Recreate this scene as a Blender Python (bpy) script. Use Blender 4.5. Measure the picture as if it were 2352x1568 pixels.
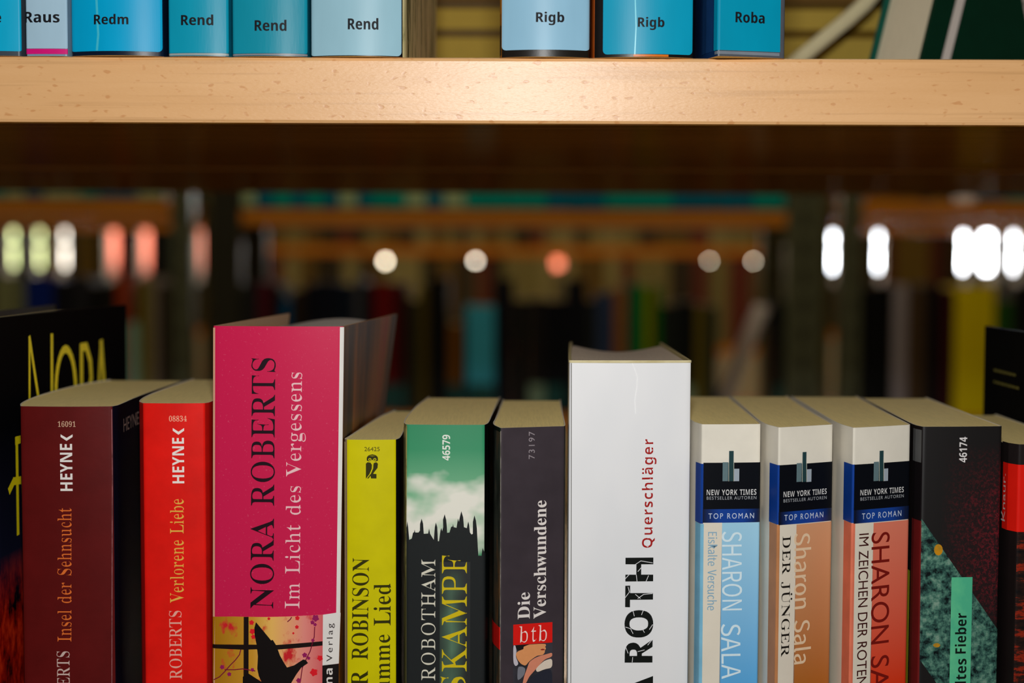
import bpy, bmesh, math, random
from mathutils import Vector, Matrix
from mathutils.geometry import tessellate_polygon

# ---------------------------------------------------------------- scene
random.seed(7)
for o in list(bpy.data.objects):
    bpy.data.objects.remove(o)
SC = bpy.context.scene
COL = SC.collection
MM = 0.001
EYE = 1.30                 # camera height above the floor, metres
DIST = 590.0               # camera to the plane of the spines, mm
SHELF = -252.0             # top of the lower shelf below the eye, mm
UPPER0, UPPER1 = 50.0, 75.6  # underside and top of the upper shelf above the eye, mm

# camera ---------------------------------------------------------
FPX = 3500.0
PITCH, YAW, ROLL = math.radians(-3.254), math.radians(.31), math.radians(.22)
cam = bpy.data.cameras.new('camera')
cam.sensor_width = 36.0
cam.lens = FPX / 2352 * 36.0
cam.clip_start, cam.clip_end = .02, 60
cam.dof.use_dof = True
cam.dof.focus_distance = .592
cam.dof.aperture_fstop = cam.lens / 10.0
co = bpy.data.objects.new('camera', cam)
COL.objects.link(co)
RIG = Matrix.Rotation(YAW, 3, 'Z') @ Matrix.Rotation(PITCH, 3, 'X') @ Matrix.Rotation(-ROLL, 3, 'Y')
co.matrix_world = Matrix.Translation((0, -DIST * MM, EYE)) @ (RIG @ Matrix.Rotation(math.radians(90), 3, 'X')).to_4x4()
SC.camera = co

# colour management ----------------------------------------------
SC.view_settings.view_transform = 'Standard'
SC.view_settings.look = 'None'
SC.view_settings.gamma = 1.0
SC.view_settings.use_curve_mapping = False
SC.view_settings.exposure = 0.0

# world: dim warm light of the hall ------------------------------
w = bpy.data.worlds.new('hall'); SC.world = w; w.use_nodes = True
w.node_tree.nodes['Background'].inputs[0].default_value = (1.0, .84, .56, 1)
w.node_tree.nodes['Background'].inputs[1].default_value = .065

def lamp(name, kind, loc, energy, color, size=None, target=None, size_y=None):
    l = bpy.data.lights.new(name, kind); l.energy = energy; l.color = color
    if size: l.shape = 'RECTANGLE'; l.size = size; l.size_y = size_y or size
    o = bpy.data.objects.new(name, l); COL.objects.link(o); o.location = loc
    if target is not None:
        o.rotation_euler = (Vector(target) - Vector(loc)).to_track_quat('-Z', 'Y').to_euler()
    return o
# the camera's flash, a hand above the lens
lamp('camera_flash', 'AREA', (0, -.592, EYE + .128), 3.2, (1, .99, .97), .045, (0, 0, EYE - .02), .022)
# added warm fill lights over the aisles behind, without fixtures
lamp('aisle_fill', 'AREA', (0, 1.45, EYE + 1.25), 7.0, (1, .79, .47), 2.4, (0, 1.5, 0), .3)
lamp('rear_aisle_fill', 'AREA', (0, 3.4, EYE + 1.25), 8.0, (1, .76, .42), 3.0, (0, 3.5, 0), .3)

# ---------------------------------------------------------------- helpers
def on_plane(px, py, Y=0.0):
    """point of the depth plane Y (mm) under a photo pixel, mm, eye as origin"""
    r = RIG @ Vector(((px - 1176) / FPX, 1, -(py - 784) / FPX))
    t = (Y + DIST) / r.y
    return Vector((r.x * t, Y, r.z * t))
def X(px, Y=0.0, py=1100): return on_plane(px, py, Y).x
def Z(py, Y=0.0, px=1176): return on_plane(px, py, Y).z
def world(v): return Vector((v[0] * MM, v[1] * MM, v[2] * MM + EYE))

def lin(c):
    r = []
    for v in c[:3]:
        v = v / 255.0
        r.append(v / 12.92 if v <= .04045 else ((v + .055) / 1.055) ** 2.4)
    return (*r, 1.0)

MATS = {}
def nodes(name):
    m = bpy.data.materials.new(name); m.use_nodes = True
    nt = m.node_tree; b = nt.nodes['Principled BSDF']
    return m, nt, b
def coords(nt, scale=(1, 1, 1)):
    tc = nt.nodes.new('ShaderNodeTexCoord'); mp = nt.nodes.new('ShaderNodeMapping')
    mp.inputs['Scale'].default_value = scale
    nt.links.new(tc.outputs['Object'], mp.inputs['Vector'])
    return mp.outputs['Vector']
def noise(nt, vec, scale, detail=3, rough=.55):
    n = nt.nodes.new('ShaderNodeTexNoise')
    n.inputs['Scale'].default_value = scale; n.inputs['Detail'].default_value = detail; n.inputs['Roughness'].default_value = rough
    nt.links.new(vec, n.inputs['Vector']); return n.outputs['Fac']
def ramp(nt, fac, stops):
    r = nt.nodes.new('ShaderNodeValToRGB'); e = r.color_ramp.elements
    while len(e) < len(stops): e.new(.5)
    for i, (p, c) in enumerate(stops):
        e[i].position = p; e[i].color = c if len(c) == 4 else (*c, 1)
    nt.links.new(fac, r.inputs['Fac']); return r.outputs['Color']
def mix(nt, fac, a, b):
    m = nt.nodes.new('ShaderNodeMix'); m.data_type = 'RGBA'
    for sock, v in ((m.inputs['Factor'], fac), (m.inputs[6], a), (m.inputs[7], b)):
        if hasattr(v, 'is_output'): nt.links.new(v, sock)
        else: sock.default_value = v
    return m.outputs[2]
def sep(nt, vec, axis):
    s = nt.nodes.new('ShaderNodeSeparateXYZ'); nt.links.new(vec, s.inputs[0]); return s.outputs[axis]
def rangemap(nt, v, a, b):
    m = nt.nodes.new('ShaderNodeMapRange'); m.inputs[1].default_value = a; m.inputs[2].default_value = b
    nt.links.new(v, m.inputs[0]); return m.outputs[0]
def bump(nt, b, h, strength=.1, dist=.0005):
    n = nt.nodes.new('ShaderNodeBump'); n.inputs['Strength'].default_value = strength; n.inputs['Distance'].default_value = dist
    nt.links.new(h, n.inputs['Height']); nt.links.new(n.outputs[0], b.inputs['Normal'])

def card(c, rough=.34, var=.10, spec=.16):
    """printed, laminated card in one colour with faint wear"""
    k = ('card', tuple(c), rough, var)
    if k in MATS: return MATS[k]
    m, nt, b = nodes('printed card'); v = coords(nt)
    col = lin(c); f = noise(nt, v, 90, 4)
    a = tuple(x * (1 - var) for x in col[:3]) + (1,); d = tuple(min(1, x * (1 + var)) for x in col[:3]) + (1,)
    nt.links.new(ramp(nt, f, [(.3, a), (.7, d)]), b.inputs['Base Color'])
    b.inputs['Roughness'].default_value = rough + .08; b.inputs['Specular IOR Level'].default_value = spec
    bump(nt, b, noise(nt, v, 350, 2), .06, .0003)
    MATS[k] = m; return m
def ink(c, rough=.42):
    k = ('ink', tuple(c), rough)
    if k in MATS: return MATS[k]
    m, nt, b = nodes('printing ink'); col = lin(c)
    f = noise(nt, coords(nt), 700, 2)
    nt.links.new(ramp(nt, f, [(.2, tuple(x * .93 for x in col[:3])), (.8, col)]), b.inputs['Base Color'])
    b.inputs['Roughness'].default_value = rough + .1; b.inputs['Specular IOR Level'].default_value = .12
    MATS[k] = m; return m
def paper(c=(252, 228, 152), name='aged paper'):
    k = ('paper', tuple(c))
    if k in MATS: return MATS[k]
    m, nt, b = nodes(name)
    f = noise(nt, coords(nt, (1, .03, .03)), 2600, 2, .7); g = noise(nt, coords(nt), 30, 3)
    col = lin(c); d = tuple(x * .88 for x in col[:3]); e = tuple(x * .94 for x in col[:3])
    c1 = ramp(nt, f, [(.3, d), (.62, col)]); c2 = ramp(nt, f, [(.3, tuple(x * .9 for x in d)), (.62, e)])
    nt.links.new(mix(nt, g, c1, c2), b.inputs['Base Color'])
    b.inputs['Roughness'].default_value = .85
    bump(nt, b, f, .15, .0002)
    MATS[k] = m; return m
def gradient(c_top, z_top, c_bot, z_bot, rough=.34):
    """a printed colour run, z in mm from the foot of the book"""
    m, nt, b = nodes('printed colour run'); z = sep(nt, coords(nt), 2)
    f = rangemap(nt, z, z_bot * MM, z_top * MM)
    nt.links.new(ramp(nt, f, [(0, lin(c_bot)), (1, lin(c_top))]), b.inputs['Base Color'])
    b.inputs['Roughness'].default_value = rough; b.inputs['Specular IOR Level'].default_value = .2
    return m
def blotch(stops, scale=60, stretch=(1, 1, 1), rough=.36, detail=5, nr=.6):
    m, nt, b = nodes('printed picture')
    f = noise(nt, coords(nt, stretch), scale, detail, nr)
    nt.links.new(ramp(nt, f, [(p, lin(c)) for p, c in stops]), b.inputs['Base Color'])
    b.inputs['Roughness'].default_value = rough; b.inputs['Specular IOR Level'].default_value = .2
    return m
def beech(name, tint=(228, 172, 118), gloss=.3, dark=(196, 134, 82), spec=.5):
    m, nt, b = nodes(name)
    v = coords(nt, (1, 9, 9)); g = noise(nt, v, 9, 5, .6)
    streak = noise(nt, coords(nt, (.25, 9, 12)), 30, 4)
    pores = noise(nt, coords(nt, (1, 2.3, 2.3)), 230, 1, .4)
    fine = noise(nt, coords(nt, (1, 4, 4)), 420, 2, .5)
    t, d = lin(tint), lin(dark)
    base = ramp(nt, g, [(.3, tuple(a * .5 + b_ * .5 for a, b_ in zip(t[:3], d[:3]))), (.6, t)])
    lines = ramp(nt, streak, [(.36, (.70, .66, .60)), (.45, (1, 1, 1))])
    c = nt.nodes.new('ShaderNodeMix'); c.data_type = 'RGBA'; c.blend_type = 'MULTIPLY'; c.inputs['Factor'].default_value = .38
    nt.links.new(base, c.inputs[6]); nt.links.new(lines, c.inputs[7])
    pm = ramp(nt, pores, [(.645, (0, 0, 0)), (.73, (.6, .6, .6))])
    fm = mix(nt, pm, c.outputs[2], (d[0] * .86, d[1] * .70, d[2] * .60, 1))
    nt.links.new(fm, b.inputs['Base Color'])
    b.inputs['Roughness'].default_value = gloss; b.inputs['Specular IOR Level'].default_value = spec
    h = nt.nodes.new('ShaderNodeMath'); h.operation = 'MULTIPLY_ADD'; h.inputs[1].default_value = -.7
    nt.links.new(pm, h.inputs[0]); nt.links.new(fine, h.inputs[2])
    bump(nt, b, h.outputs[0], .18, .0003)
    return m
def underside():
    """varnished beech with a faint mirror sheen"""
    m = beech('shaded beech underside', (152, 98, 40), .4, (128, 80, 30), 0); nt = m.node_tree  # darker brown tints hold the shade under the board
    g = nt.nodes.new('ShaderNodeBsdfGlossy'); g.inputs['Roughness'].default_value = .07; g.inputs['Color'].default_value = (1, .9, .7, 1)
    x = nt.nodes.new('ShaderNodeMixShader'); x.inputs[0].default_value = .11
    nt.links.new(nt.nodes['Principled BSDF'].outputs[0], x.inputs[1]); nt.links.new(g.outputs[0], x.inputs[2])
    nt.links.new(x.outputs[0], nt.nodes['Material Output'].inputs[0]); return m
def plain(name, c, rough=.6, metal=0.0, scale=40, var=.12):
    k = (name, tuple(c))
    if k in MATS: return MATS[k]
    m, nt, b = nodes(name); col = lin(c); f = noise(nt, coords(nt), scale, 4)
    nt.links.new(ramp(nt, f, [(.3, tuple(x * (1 - var) for x in col[:3])), (.7, col)]), b.inputs['Base Color'])
    b.inputs['Roughness'].default_value = rough; b.inputs['Metallic'].default_value = metal
    MATS[k] = m; return m
def glow(name, c, strength):
    m = bpy.data.materials.new(name); m.use_nodes = True; nt = m.node_tree
    nt.nodes.remove(nt.nodes['Principled BSDF']); e = nt.nodes.new('ShaderNodeEmission')
    f = noise(nt, coords(nt), 3, 3); col = lin(c)
    nt.links.new(ramp(nt, f, [(.3, tuple(x * .75 for x in col[:3])), (.65, col)]), e.inputs[0])
    e.inputs[1].default_value = strength
    nt.links.new(e.outputs[0], nt.nodes['Material Output'].inputs[0]); return m

# objects ---------------------------------------------------------
def empty(name, loc, label, cat, group=None):
    o = bpy.data.objects.new(name, None); COL.objects.link(o); o.location = loc
    o.empty_display_size = .02
    o['label'] = label; o['category'] = cat
    if group: o['group'] = group
    return o
def tag(o, label, cat, group=None):
    o['label'] = label; o['category'] = cat
    if group: o['group'] = group
    return o
def build(name, bm, mats, parent=None, loc=None, smooth=False, label=None):
    me = bpy.data.meshes.new(name); bm.to_mesh(me); bm.free()
    for m in (mats if isinstance(mats, (list, tuple)) else [mats]): me.materials.append(m)
    if smooth:
        for p in me.polygons: p.use_smooth = True
    o = bpy.data.objects.new(name, me); COL.objects.link(o)
    if parent is not None: o.parent = parent
    if loc is not None: o.location = loc
    if label: o['label'] = label
    return o
def box(bm, x0, x1, y0, y1, z0, z1, mat=0, bevel=0.0):
    r = bmesh.ops.create_cube(bm, size=1)
    for v in r['verts']:
        v.co = Vector(((x0 + x1) / 2 + v.co.x * (x1 - x0), (y0 + y1) / 2 + v.co.y * (y1 - y0), (z0 + z1) / 2 + v.co.z * (z1 - z0)))
    fs = {f for v in r['verts'] for f in v.link_faces}
    for f in fs: f.material_index = mat
    if bevel:
        es = list({e for f in fs for e in f.edges})
        bmesh.ops.bevel(bm, geom=es, offset=bevel, segments=2, affect='EDGES', profile=.5)
def tube(bm, pts, r, n=8, mat=0):
    rings = []
    for i, p in enumerate(pts):
        p = Vector(p); a = Vector(pts[max(0, i - 1)]); b = Vector(pts[min(len(pts) - 1, i + 1)])
        q = (b - a).to_track_quat('Z', 'Y')
        rings.append([bm.verts.new(p + q @ Vector((r * math.cos(t), r * math.sin(t), 0))) for t in (2 * math.pi * k / n for k in range(n))])
    for u, v in zip(rings, rings[1:]):
        for k in range(n):
            f = bm.faces.new((u[k], u[(k + 1) % n], v[(k + 1) % n], v[k])); f.material_index = mat
    bm.faces.new(rings[0][::-1]).material_index = mat; bm.faces.new(rings[-1]).material_index = mat

# lettering: outlines of the letters, two characters per number ----
ALPHA = ''.join(chr(i) for i in range(35, 127) if chr(i) not in "\\'\"")
GLYPHS = {
 'S': {
  '.': '(B&o&>&k&>&e&@&a&B&^&G&[&M&Z&T&[&]&^&c&a&g&e&i&k&k&o&k&u&k&z&i(#&g(&&c()&](*&T()&M(&&G(#&B&z&@&u&>',
  '0': ')J(F&>(3&@&~&F&q&N&e&Z&]&i&V&{&Q(3&N(H&N(a&N(y&Q)4&V)H&])X&e)g&q)s&~){(3*%(F*&(X*%(i){(w)s)%)g)/)X)6)G):)4)>(y)>(a)>(H):(3)6&z)/&i)%&Z(w&N(i&F(X&@!(F&T(Q&X(Z&a(_&q(c(*(e(B(e(a(e)#(c)<(_)Q(Z)a(R)i(F)m(;)i(3)a(.)Q(*)<(()#(((a(((B(*(*(.&q(3&a(;&X',
  '1': ')J&c&B&c&T(#&T(*&T(.&V(1&X(3&](4&c(5&k(5)_&y)D&r)@&k)<&e);&_)<&Z)>&V)B&R)F&P)L&P)T&h)]&q)a&{)g(*)o(B*$(h*$(h&k(i&d(i&_(k&Z(o&V(s&T(y&T):&T):&B',
  '3': ')J(:&>(*&@&w&A&k&D&b&H&Y&N&S&T&O&Z&L&a&L&h&L&p&O&w&T&{&Z(#&a(%&i(&&j&u&n&k&u&b&}&[(,&X(7&V(>&V(F&X(L&Z(R&_(V&d([&k(_&s(a&}(a(.(`(:(Z(D(S(M(I(T(<(X(,(Z&s(Z&s(o(.(o(;(q(F(u(N(}(T),(X)8(X)F(X)Q(V)Z(R)c(L)i(E)m(<)m(5)m(/)k(*)f(%)a(#)Y&})R&{)8&n):&c)<&Z)@&S)F&P)M&N)V&P)c&V)m&b)u&q)}((*%(>*&(T*%(i)|(x)t)()i)0)Z)2)J)0)<),)0(~)#(s(w(g(o(X(i(c(g(k(d(u(`(}(Z)*(T)1(L)6(D)9(:):(-):&{)7&p)2&f)-&])%&T(y&N(q&J(g&F([&B(P&@(E&?',
  '4': ')J(#&B(#&T(.&T(5&T(<&V(B&X(F&](H&c(J&m(J(%&F(%&F(;(L*#({*#({(<)D(<)D(%({(%({&m(}&c)#&])(&X).&V)4&T)<&T)@&T)@&B!&_(<(J(<(J(y(J)>(L)_(F)S(?)E(7)7(1).',
  '6': ')J(J&>(:&@(,&D&y&K&n&T&e&b&]&q&V()&R(>&Q(W&R(j&T({&W)0&])@&c)N&i)Z&r)g&|)p(,)x(:)}(H*%(W*&(e*%(q*$({)})()y).)u)2)o)6)i)8)c)8)])7)V)4)P)/)J)()F(y)C(k)B(i)V(g)](e)c(c)h(_)k(Z)m(T)o(H)k(=)d(4)V(.)E())/(%(o(8(x(@({(J({(U(|(i(z(y(t),(j)6([)<(J)>(6)<&z)5&g)*&U(v&H(c&A!(L&U(T&V(Z&Z(a&c(e&m(g&{(i(2(g(B(e(P(`(Z(Y(b(R(f(H(g(B(g(<(e(5(c(/(_(*(Z(%(V(((9(,&}(2&k(9&_(B&W',
  '8': ')J(D&>(2&@&~&B&q&H&e&N&]&V&U&_&P&j&M&u&L($&N(3&R(>&Z(H&e(R&q(Z(#(b&r(k&h(s&_(}&X),&U)8&T)D&T)N&W)X&[)c&b)k&k)s&u)y(%)~(6*%(H*&(_*%(q){)#)q)-)e)3)V)5)F)4):)0)/)))%({(y(p(r(c(k(u(a)((V)3(L):(@)>(4)@(()=&o)6&_))&P(s&F(^&@!(N(w(U({([)%(a),(c)4(e)=(f)G(e)N(e)T(c)Z(_)`([)e(W)i(R)l(L)n(F)o(=)m(6)j(0)d(,)[(*)R())H(*)>(.)4(2)-(:)&(B(|!(F&R(P&S(Y&W(a&_(g&g(k&q(l&}(k(,(g(5(a(=(V(D(J(L(:(T(3(N(,(H(&(A&~(8&{(/&{(#&{&s(#&h(*&_(2&W(:&S',
  '9': ')J(4&>((&@&x&A&o&D&g&H&b&M&]&R&Z&X&X&_&W&e&X&k&Y&o&[&r&_&u&c&w&i&y&m&o&q&g&w&_&~&X(,&U(6&T(F&X(R&e(]&x(c(8(g([(a(U(Z(P(R(K(J(H(@(E(6(D(#(F&o(L&a(V&V(e&P(v&N)0&O)@&R)N&W)Z&_)g&h)p&s)x(#)}(2*%(@*&(P*%(`)}(m)w(y)m)()a)0)Q)6)>):))):(k):(X)8(G)5(6)1(&),&s)#&g(w&Z(m&Q(a&I(T&D(D&@!(D(](L(^(R(a(X(c(_(i(c(m(g(t(e)3(b)H(])X(T)c(L)i(B)k(:)j(2)e(,)](()R(%)C(#)2(%(|(*(o(0(e(8(_',
  'A': ')i&>&B&>&K&D&L&I&N&N&Q&R&V&V&_&Z&i(O)x(X)w)N&o)]&S)a&N)f&L)m&K)m&B(Z&B(Z&K(k&L(s&Q(w&Y(q&k(g(*&w(*&k&g&i&a&i&Z&k&R&s&L(%&K((&K((&B!&{(8(b(8(@).',
  'B': ')m&J&B&J&J&T&L&]&N&b&R&e&X&g&a&i&l&i)F&h)O&g)V&e)]&c)a&a)e&])g&V)i&Q)j&J)k&J)s(V)s(w)q)4)k)F)`)P)P)T)>)R).)L(|)@(r)1(j(y(e)5(_)H(T)T(I)](:)`(*)]&q)T&a)H&T)6&J({&D(`&B!(C(g(F(g(V(h(c(k(m(q(s(z(v)+(w):(w)H(t)T(o)](i)c(a)g(T)h(N)g(H)f(F)c(D)_(D)Y(C)R!(W&N(e&P(o&T(w&Z({&e)#&s)#(((~(9(z(F(s(P(j(V(](Z(J(](C(](C&c(D&](E&V(G&R(K&P(P&N',
  'D': '*,&L&B&L&J&V&L&]&N&c&Q&e&V&g&^&h&i&h)I&g)T&e)_&a)d&[)g&T)i&J)k&J)s(W)s(})o)@)e)X)T)k)>)u(})y(Z)w(<)o&})c&h)Q&W);&L({&D(Z&B!(W&N(l&Q(}&Z).&i)6&})<(;)>(Z):)%)3)B)%)V(o)c(X)g(P)g(J)e(G)c(D)_(D)W(C)N(C&g(D&_(D&W(G&S(J&P(P&N',
  'E': ')l&I&B&I&J&T&K&]&M&b&Q&f&V&h&_&i&j&i)F&h)S&e)]&b)c&])g&T)i&J)k&J)s)V)s)V).)N).)J)@)B)O)8)Y)*)a(s)e(])f(L)e(I)d(F)b(E)_(D)P(D(d(H(d(V(e(c(i(k(o(q(y(u)*(y):)%):)%&~(y&~(w(0(u(:(q(B(m(J(h(O(a(R(X(U(P(V(D(W(D(W(D&e(D&](F&W(H&T(L&R(R&P([&P(k&P(y&R)*&V)6&Z)?&a)H&i)O&r)V&})](0)f(0)W&B',
  'F': ')X&J&B&J&J&T&L&]&O&b&S&e&X&g&b&i&m&i)J&g)T&e)]&a)c&[)f&T)i&I)k&I)s)S)s)S).)J).)H):)D)F)@)N):)V)2)])))a(y)d(k)f([)g(L)e(I)e(F)c(E)a(C)U(C(e(G(e(T(f(a(i(i(p(o(y(t)+(w)<)$)<)$&~(w&~(u(5(o(B(i(L(a(R(T(V(F(X(C(X(C&k(D&d(D&](F&X(H&S(L&P(Q&N(W&L(`&K(i&J(i&B',
  'G': '*2(o&=(W&>(B&D(.&L&y&W&k&f&_&w&V(.&R(D&P(Z&R(r&V),&_)>&k)N&y)](.)i(@)q(T)v(i)w({)w)3)r)F)k)P)i)T)i)V)k)Y)m)a)w)i)w)i)()a)()Z)5)T)@)M)L)E)T)<)])2)d)()i(y)k(o)m(X)i(F)Z(:)E(4)%(1(Z(3(:(8&z(B&e(O&T(`&L(s&H(~&I),&L)2&P)6&V)8&]):&g):(()8(1)6(8)2(=),(@)#(B(s(C(s(K*.(K*.(C*#(B)x(@)s(>)q(8)o(2)n(()n&P)P&F)2&?',
  'H': '*:&J&B&J&J&T&L&]&N&b&R&e&X&g&a&i&k&i)L&g)U&e)]&b)c&])g&T)i&J)k&J)s(b)s(b)k(N)g(J)e(H)b(F)_(D)Y(D)S(C)L(C(g)9(g)9)L)6)_)5)b)2)e).)g(v)k(v)s*2)s*2)k*&)i){)g)u)c)r)^)q)V)o)L)o&k)q&a)s&X)u&R){&N*(&L*2&J*2&B(v&B(v&J)%&L)-&N)2&R)6&V)8&`)9&k)9(V(C(V(C&k(D&a(F&X(I&R(N&N(V&L(b&J(b&B',
  'I': '(k&H&B&H&J&S&L&[&O&a&R&e&W&h&_&i&i&i)P&h)X&f)a&c)e&])g&T)i&H)k&H)s(c)s(c)k(X)i(P)g(J)e(F)a(D)X(D)P(D&i(F&X(H&T(K&R(O&O(d&J(d&B',
  'J': ')3&y%}&o%}&e&#&]&&&T&,&M&0&H&7&D&>&A&F&@&N&A&U&D&[&H&a&L&e&R&g&X&i&`&g&e&e&k&b&o&]&q&V&q&P&q&K&o&F&m&B&i&8&k&2&o&/&w&.(#&.(*&2(.&6(0&<(2&D(2&L(2)F(2)N(0)U(/)Z(-)`(*)c($)f&{)h&s)i&k)k&k)s)+)s)+)k)#)i(y)h(s)g(o)d(m)a(k)](i)F(i&o(e&R(]&=(M&.(9&#',
  'K': '*3&J&B&J&J&T&L&]&N&c&R&f&X&h&a&i&k&i)L&h)U&f)]&c)c&])g&T)i&J)k&J)s(b)s(b)k(N)g(J)e(H)b(F)_(D)Y(D)S(D)L(D(^).)H)6)R):)Y)<)`)9)f)0)i({)k({)s*&)s*&)k)})k)i)f)R)X):)B(q(w)w&Y*(&N*,&L*1&L*8&J*8&B(u&B(u&J)&&K)/&L)2&N)4&P)5&S)4&W)1&]),&d(L(S(D(K(D&k(D&a(F&X(J&R(N&N(V&L(b&J(b&B',
  'L': ')d&J&B&J&J&T&L&]&N&b&R&e&X&g&a&i&k&i)L&g)V&e)^&b)c&])g&T)i&J)k&J)s(f)s(f)k(])j(V)i(P)h(L)f(H)c(F)_(D)Z(D)S(C)L(C&m(D&Z(F&V(H&T(L&R(^&P(m&P({&R),&V)6&Z)?&c)G&k)N&u)T(%)Z(5)e(5)W&B',
  'M': '*r&I&B&I&J&S&L&[&N&a&R&e&X&h&`&i&k&i)M&i)T&g)Z&g)_&d)c&a)e&])g&J)k&J)s(D)s),(/)o)s*i)s*i)k*`)i*X)f*R)c*O)]*L)T*L)K*L&m*L&e*M&^*N&X*P&S*S&P*W&N*]&L*b&K*i&J*i&B)T&B)T&J)g&N)k&P)n&T)p&X)q&^)r&e)s&m)s)V(y&B(p&B&w)P&w&k&y&_&{&V(#&Q(*&N(2&L(<&J(<&B',
  'N': '*+)X&<&y)=&y&k&y&_&{&W(#&R((&N(0&L(<&J(<&B&K&B&K&J&R&K&X&L&^&N&a&P&e&R&g&V&h&]&i&c&i&k&i)P&T)g&K)k&K)s(6)s)R(<)R)J)Q)R)P)X)O)^)M)a)J)e)F)g)4)k)4)s*#)s*#)k)u)i)m)g)g)c)e)^)c)U)b)J)b&<',
  'O': '*:(k&<(Z&>(K&@(<&F(/&L&}&U&r&`&i&k&`&x&X(+&T(:&P(J&P(Z&P(k&T({&X).&`)<&i)I&s)T&})_(0)h(=)o(L)t(])w(m)x(~)w)2)t)@)o)N)i)Z)`)g)V)q)J)y)>*#)0*)({*,(k*-(Z*,(J*)(:*#(+)y&x)p&k)f&`)Z&U)N&L)@&F)0&@(|&>!(m&H)&&L)7&Z)B&p)J(3)L(Z)J({)D);)<)P)0)a(|)i(k)m(V)i(E)Z(:)E(3)%(0(Z(2(:(8&y(@&e(L&T([&K',
  'P': ')`&J&B&J&J&T&L&]&N&b&R&e&X&g&a&i&k&i)L&g)U&e)]&b)c&])g&T)i&J)k&J)s(S)s(m)r)&)o)6)k)@)e)J)_)Q)U)V)K)Z)@)Z)4)X(})Q(n)F(a)5(V({(P(b(O(C(O(C&k(D&a(F&X(I&R(N&N(V&L(b&J(b&B!(C([(L([(](](i(a(q(g(w(q(z(}({)2(z)B(w)P(s)Y(k)a(a)e(T)g(N)f(J)e(F)c(D)`(D)Z(C)U',
  'R': '){&J&B&J&J&T&L&]&N&b&R&e&X&g&a&i&k&i)L&g)U&e)]&b)c&])g&T)i&J)k&J)s(T)s(t)q)2)l)F)d)T)X)])H)_)5)])%)V(s)L(i)>(_),(X)g&[)q&O)u&L)y&K)~&J*#&J*#&B)7&B(L(R(C(R(C&k(D&a(F&X(I&R(N&N(V&L(b&J(b&B!(C(^(N(^(_(_(k(c(u(j({(t)#)%)%)6)#)G({)T(s)_(g)e(X)g(P)f(J)e(G)b(D)^(D)W(C)N',
  'S': ')Q&X&<&X(7&b(7&i&{&q&i&{&[(,&Q(:&L(J&J(V&J(a&N(i&T(o&](s&e(u&o(q&}(i(.(X(8(:(H(((Q&u(]&i(g&b(s&])$&[)4&])A&_)L&e)X&k)a&s)i&})o(,)u(8)w(D)x(Z)u(v)o({)n)#)m)))o),)r).)x)8)x)8).)/).),):)%)D({)N(u)W(m)_(e)e(])j(R)m(I)m(>)m(6)i(.)d(()]($)U(#)L(#)D(()<(,)6(4)0(<)+(F)%(g(q(u(k)#(e),(])4(V)9(N)=(F)@(>)A(4)B(*)@&x)=&k)8&`)0&U)%&L(u&F(h&A(X&>(H&=(7&>(&&B&t&F&m&H&j&H&g&G&e&F&a&<',
  'T': ')c&q&B&q&J&|&L()&N(/&R(3&W(5&a(6&k(6)g(2)g&})f&o)a&c)X&Z)L&T)>&P)-&H)-&H)s)[)s)[),)S),)N)B)F)R):)_)))e(o)g(m)g(m&k(m&`(o&V(s&Q(y&N)%&L)2&J)2&B',
  'U': '**(e&<(H&>(2&E&|&P&q&a&j&w&g(6&g)L&g)U&e)]&a)c&[)g&T)i&J)k&J)s(a)s(a)k(M)g(J)e(F)b(D)_(B)L(B(.(D&w(H&h(N&](V&T(c&N(s&M),&P)=&X)H&g)P&z)R(8)R)K)R)U)P)])L)c)F)g)>)i)2)k)2)s)|)s)|)k)s)i)l)e)g)a)e)])c)T)b)K)b(B)`&~)X&e)L&R);&F)$&>',
  'V': ')e(R&<&X)L&M)a&I)e&B)i&;)k&;)s(R)s(R)k(H)j(@)i(;)g(8)e(5)a(4)[(8)K(k(0)<)J)@)Z)>)a)<)e)9)g)4)i),)j)#)k)#)s)l)s)l)k)e)i)`)h)Z)e)V)`)R)X)M)N([&<',
  'a': '):(i&=(Y&@(P&G(L&T(<&H(*&@&s&>&h&?&_&B&V&H&P&O&M&X&L&c&N&q&V&}&c(,&t(6(0(>(L(G(L(a(J(j(H(q(F(v(@(z(:(|(2(}(%({&y(x&w(r&{(i(#(e($(a(%(](#(V&}(Q&z(M&u(J&p(H&i(H&c(H&^(J&X(N&U(R&S(X&R(_&T(g&V(n&Z(t&b(z&i)#&s)(&})+(,),(9)-(N),(a)((m({(u(q(z(c({(Q({&b(}&V(}&T)#&T)%&S).&W)2&P)&&F(u&?!(4&S(?&V(D&Z(H&^(L&c(L(<(=(8(2(2(*()(#&y&~&m($&_(*&V',
  'b': ')B&X&<&X)P&W)Z&V)a&T)e&R)h&L)i&F)k&F)s(-)s(-(u(9)#(G)+(V)-(c),(m))(w)#)#(w),(n)1(c)6(V)8(J)9(;)8(*)4&w)0&i)(&]({&Q(p&H(d&B(V&>(H&=(9&?(*&F&w&P&]&<!(D&I(N&K(V&Q(]&Z(a&i(c&|(c(8(c(J(a(Z(](g(V(o(N(s(D(u(?(u(:(s(6(p(2(l(/(g(-(b(-&e(0&U(7&L',
  'c': '({(6&=(*&>&y&B&o&H&e&O&]&X&U&e&P&q&L(#&L(3&M(B&P(Q&V(_&_(k&h(u&s(}(#)((1),(@).(N),([))(f(~(m(w(r(m(s(c(s(](q(X(n(T(j(P(e(N(_(N(S(P(L(X(J(g(J(k(J(q(I(x(D(|(<(}(2({(*(u(#(i&|(Z&{(F&}(/(%&w(,&i(6&_(A&W(N&U(Z&W(f&](q&g(w&a(e&L(N&A',
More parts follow.
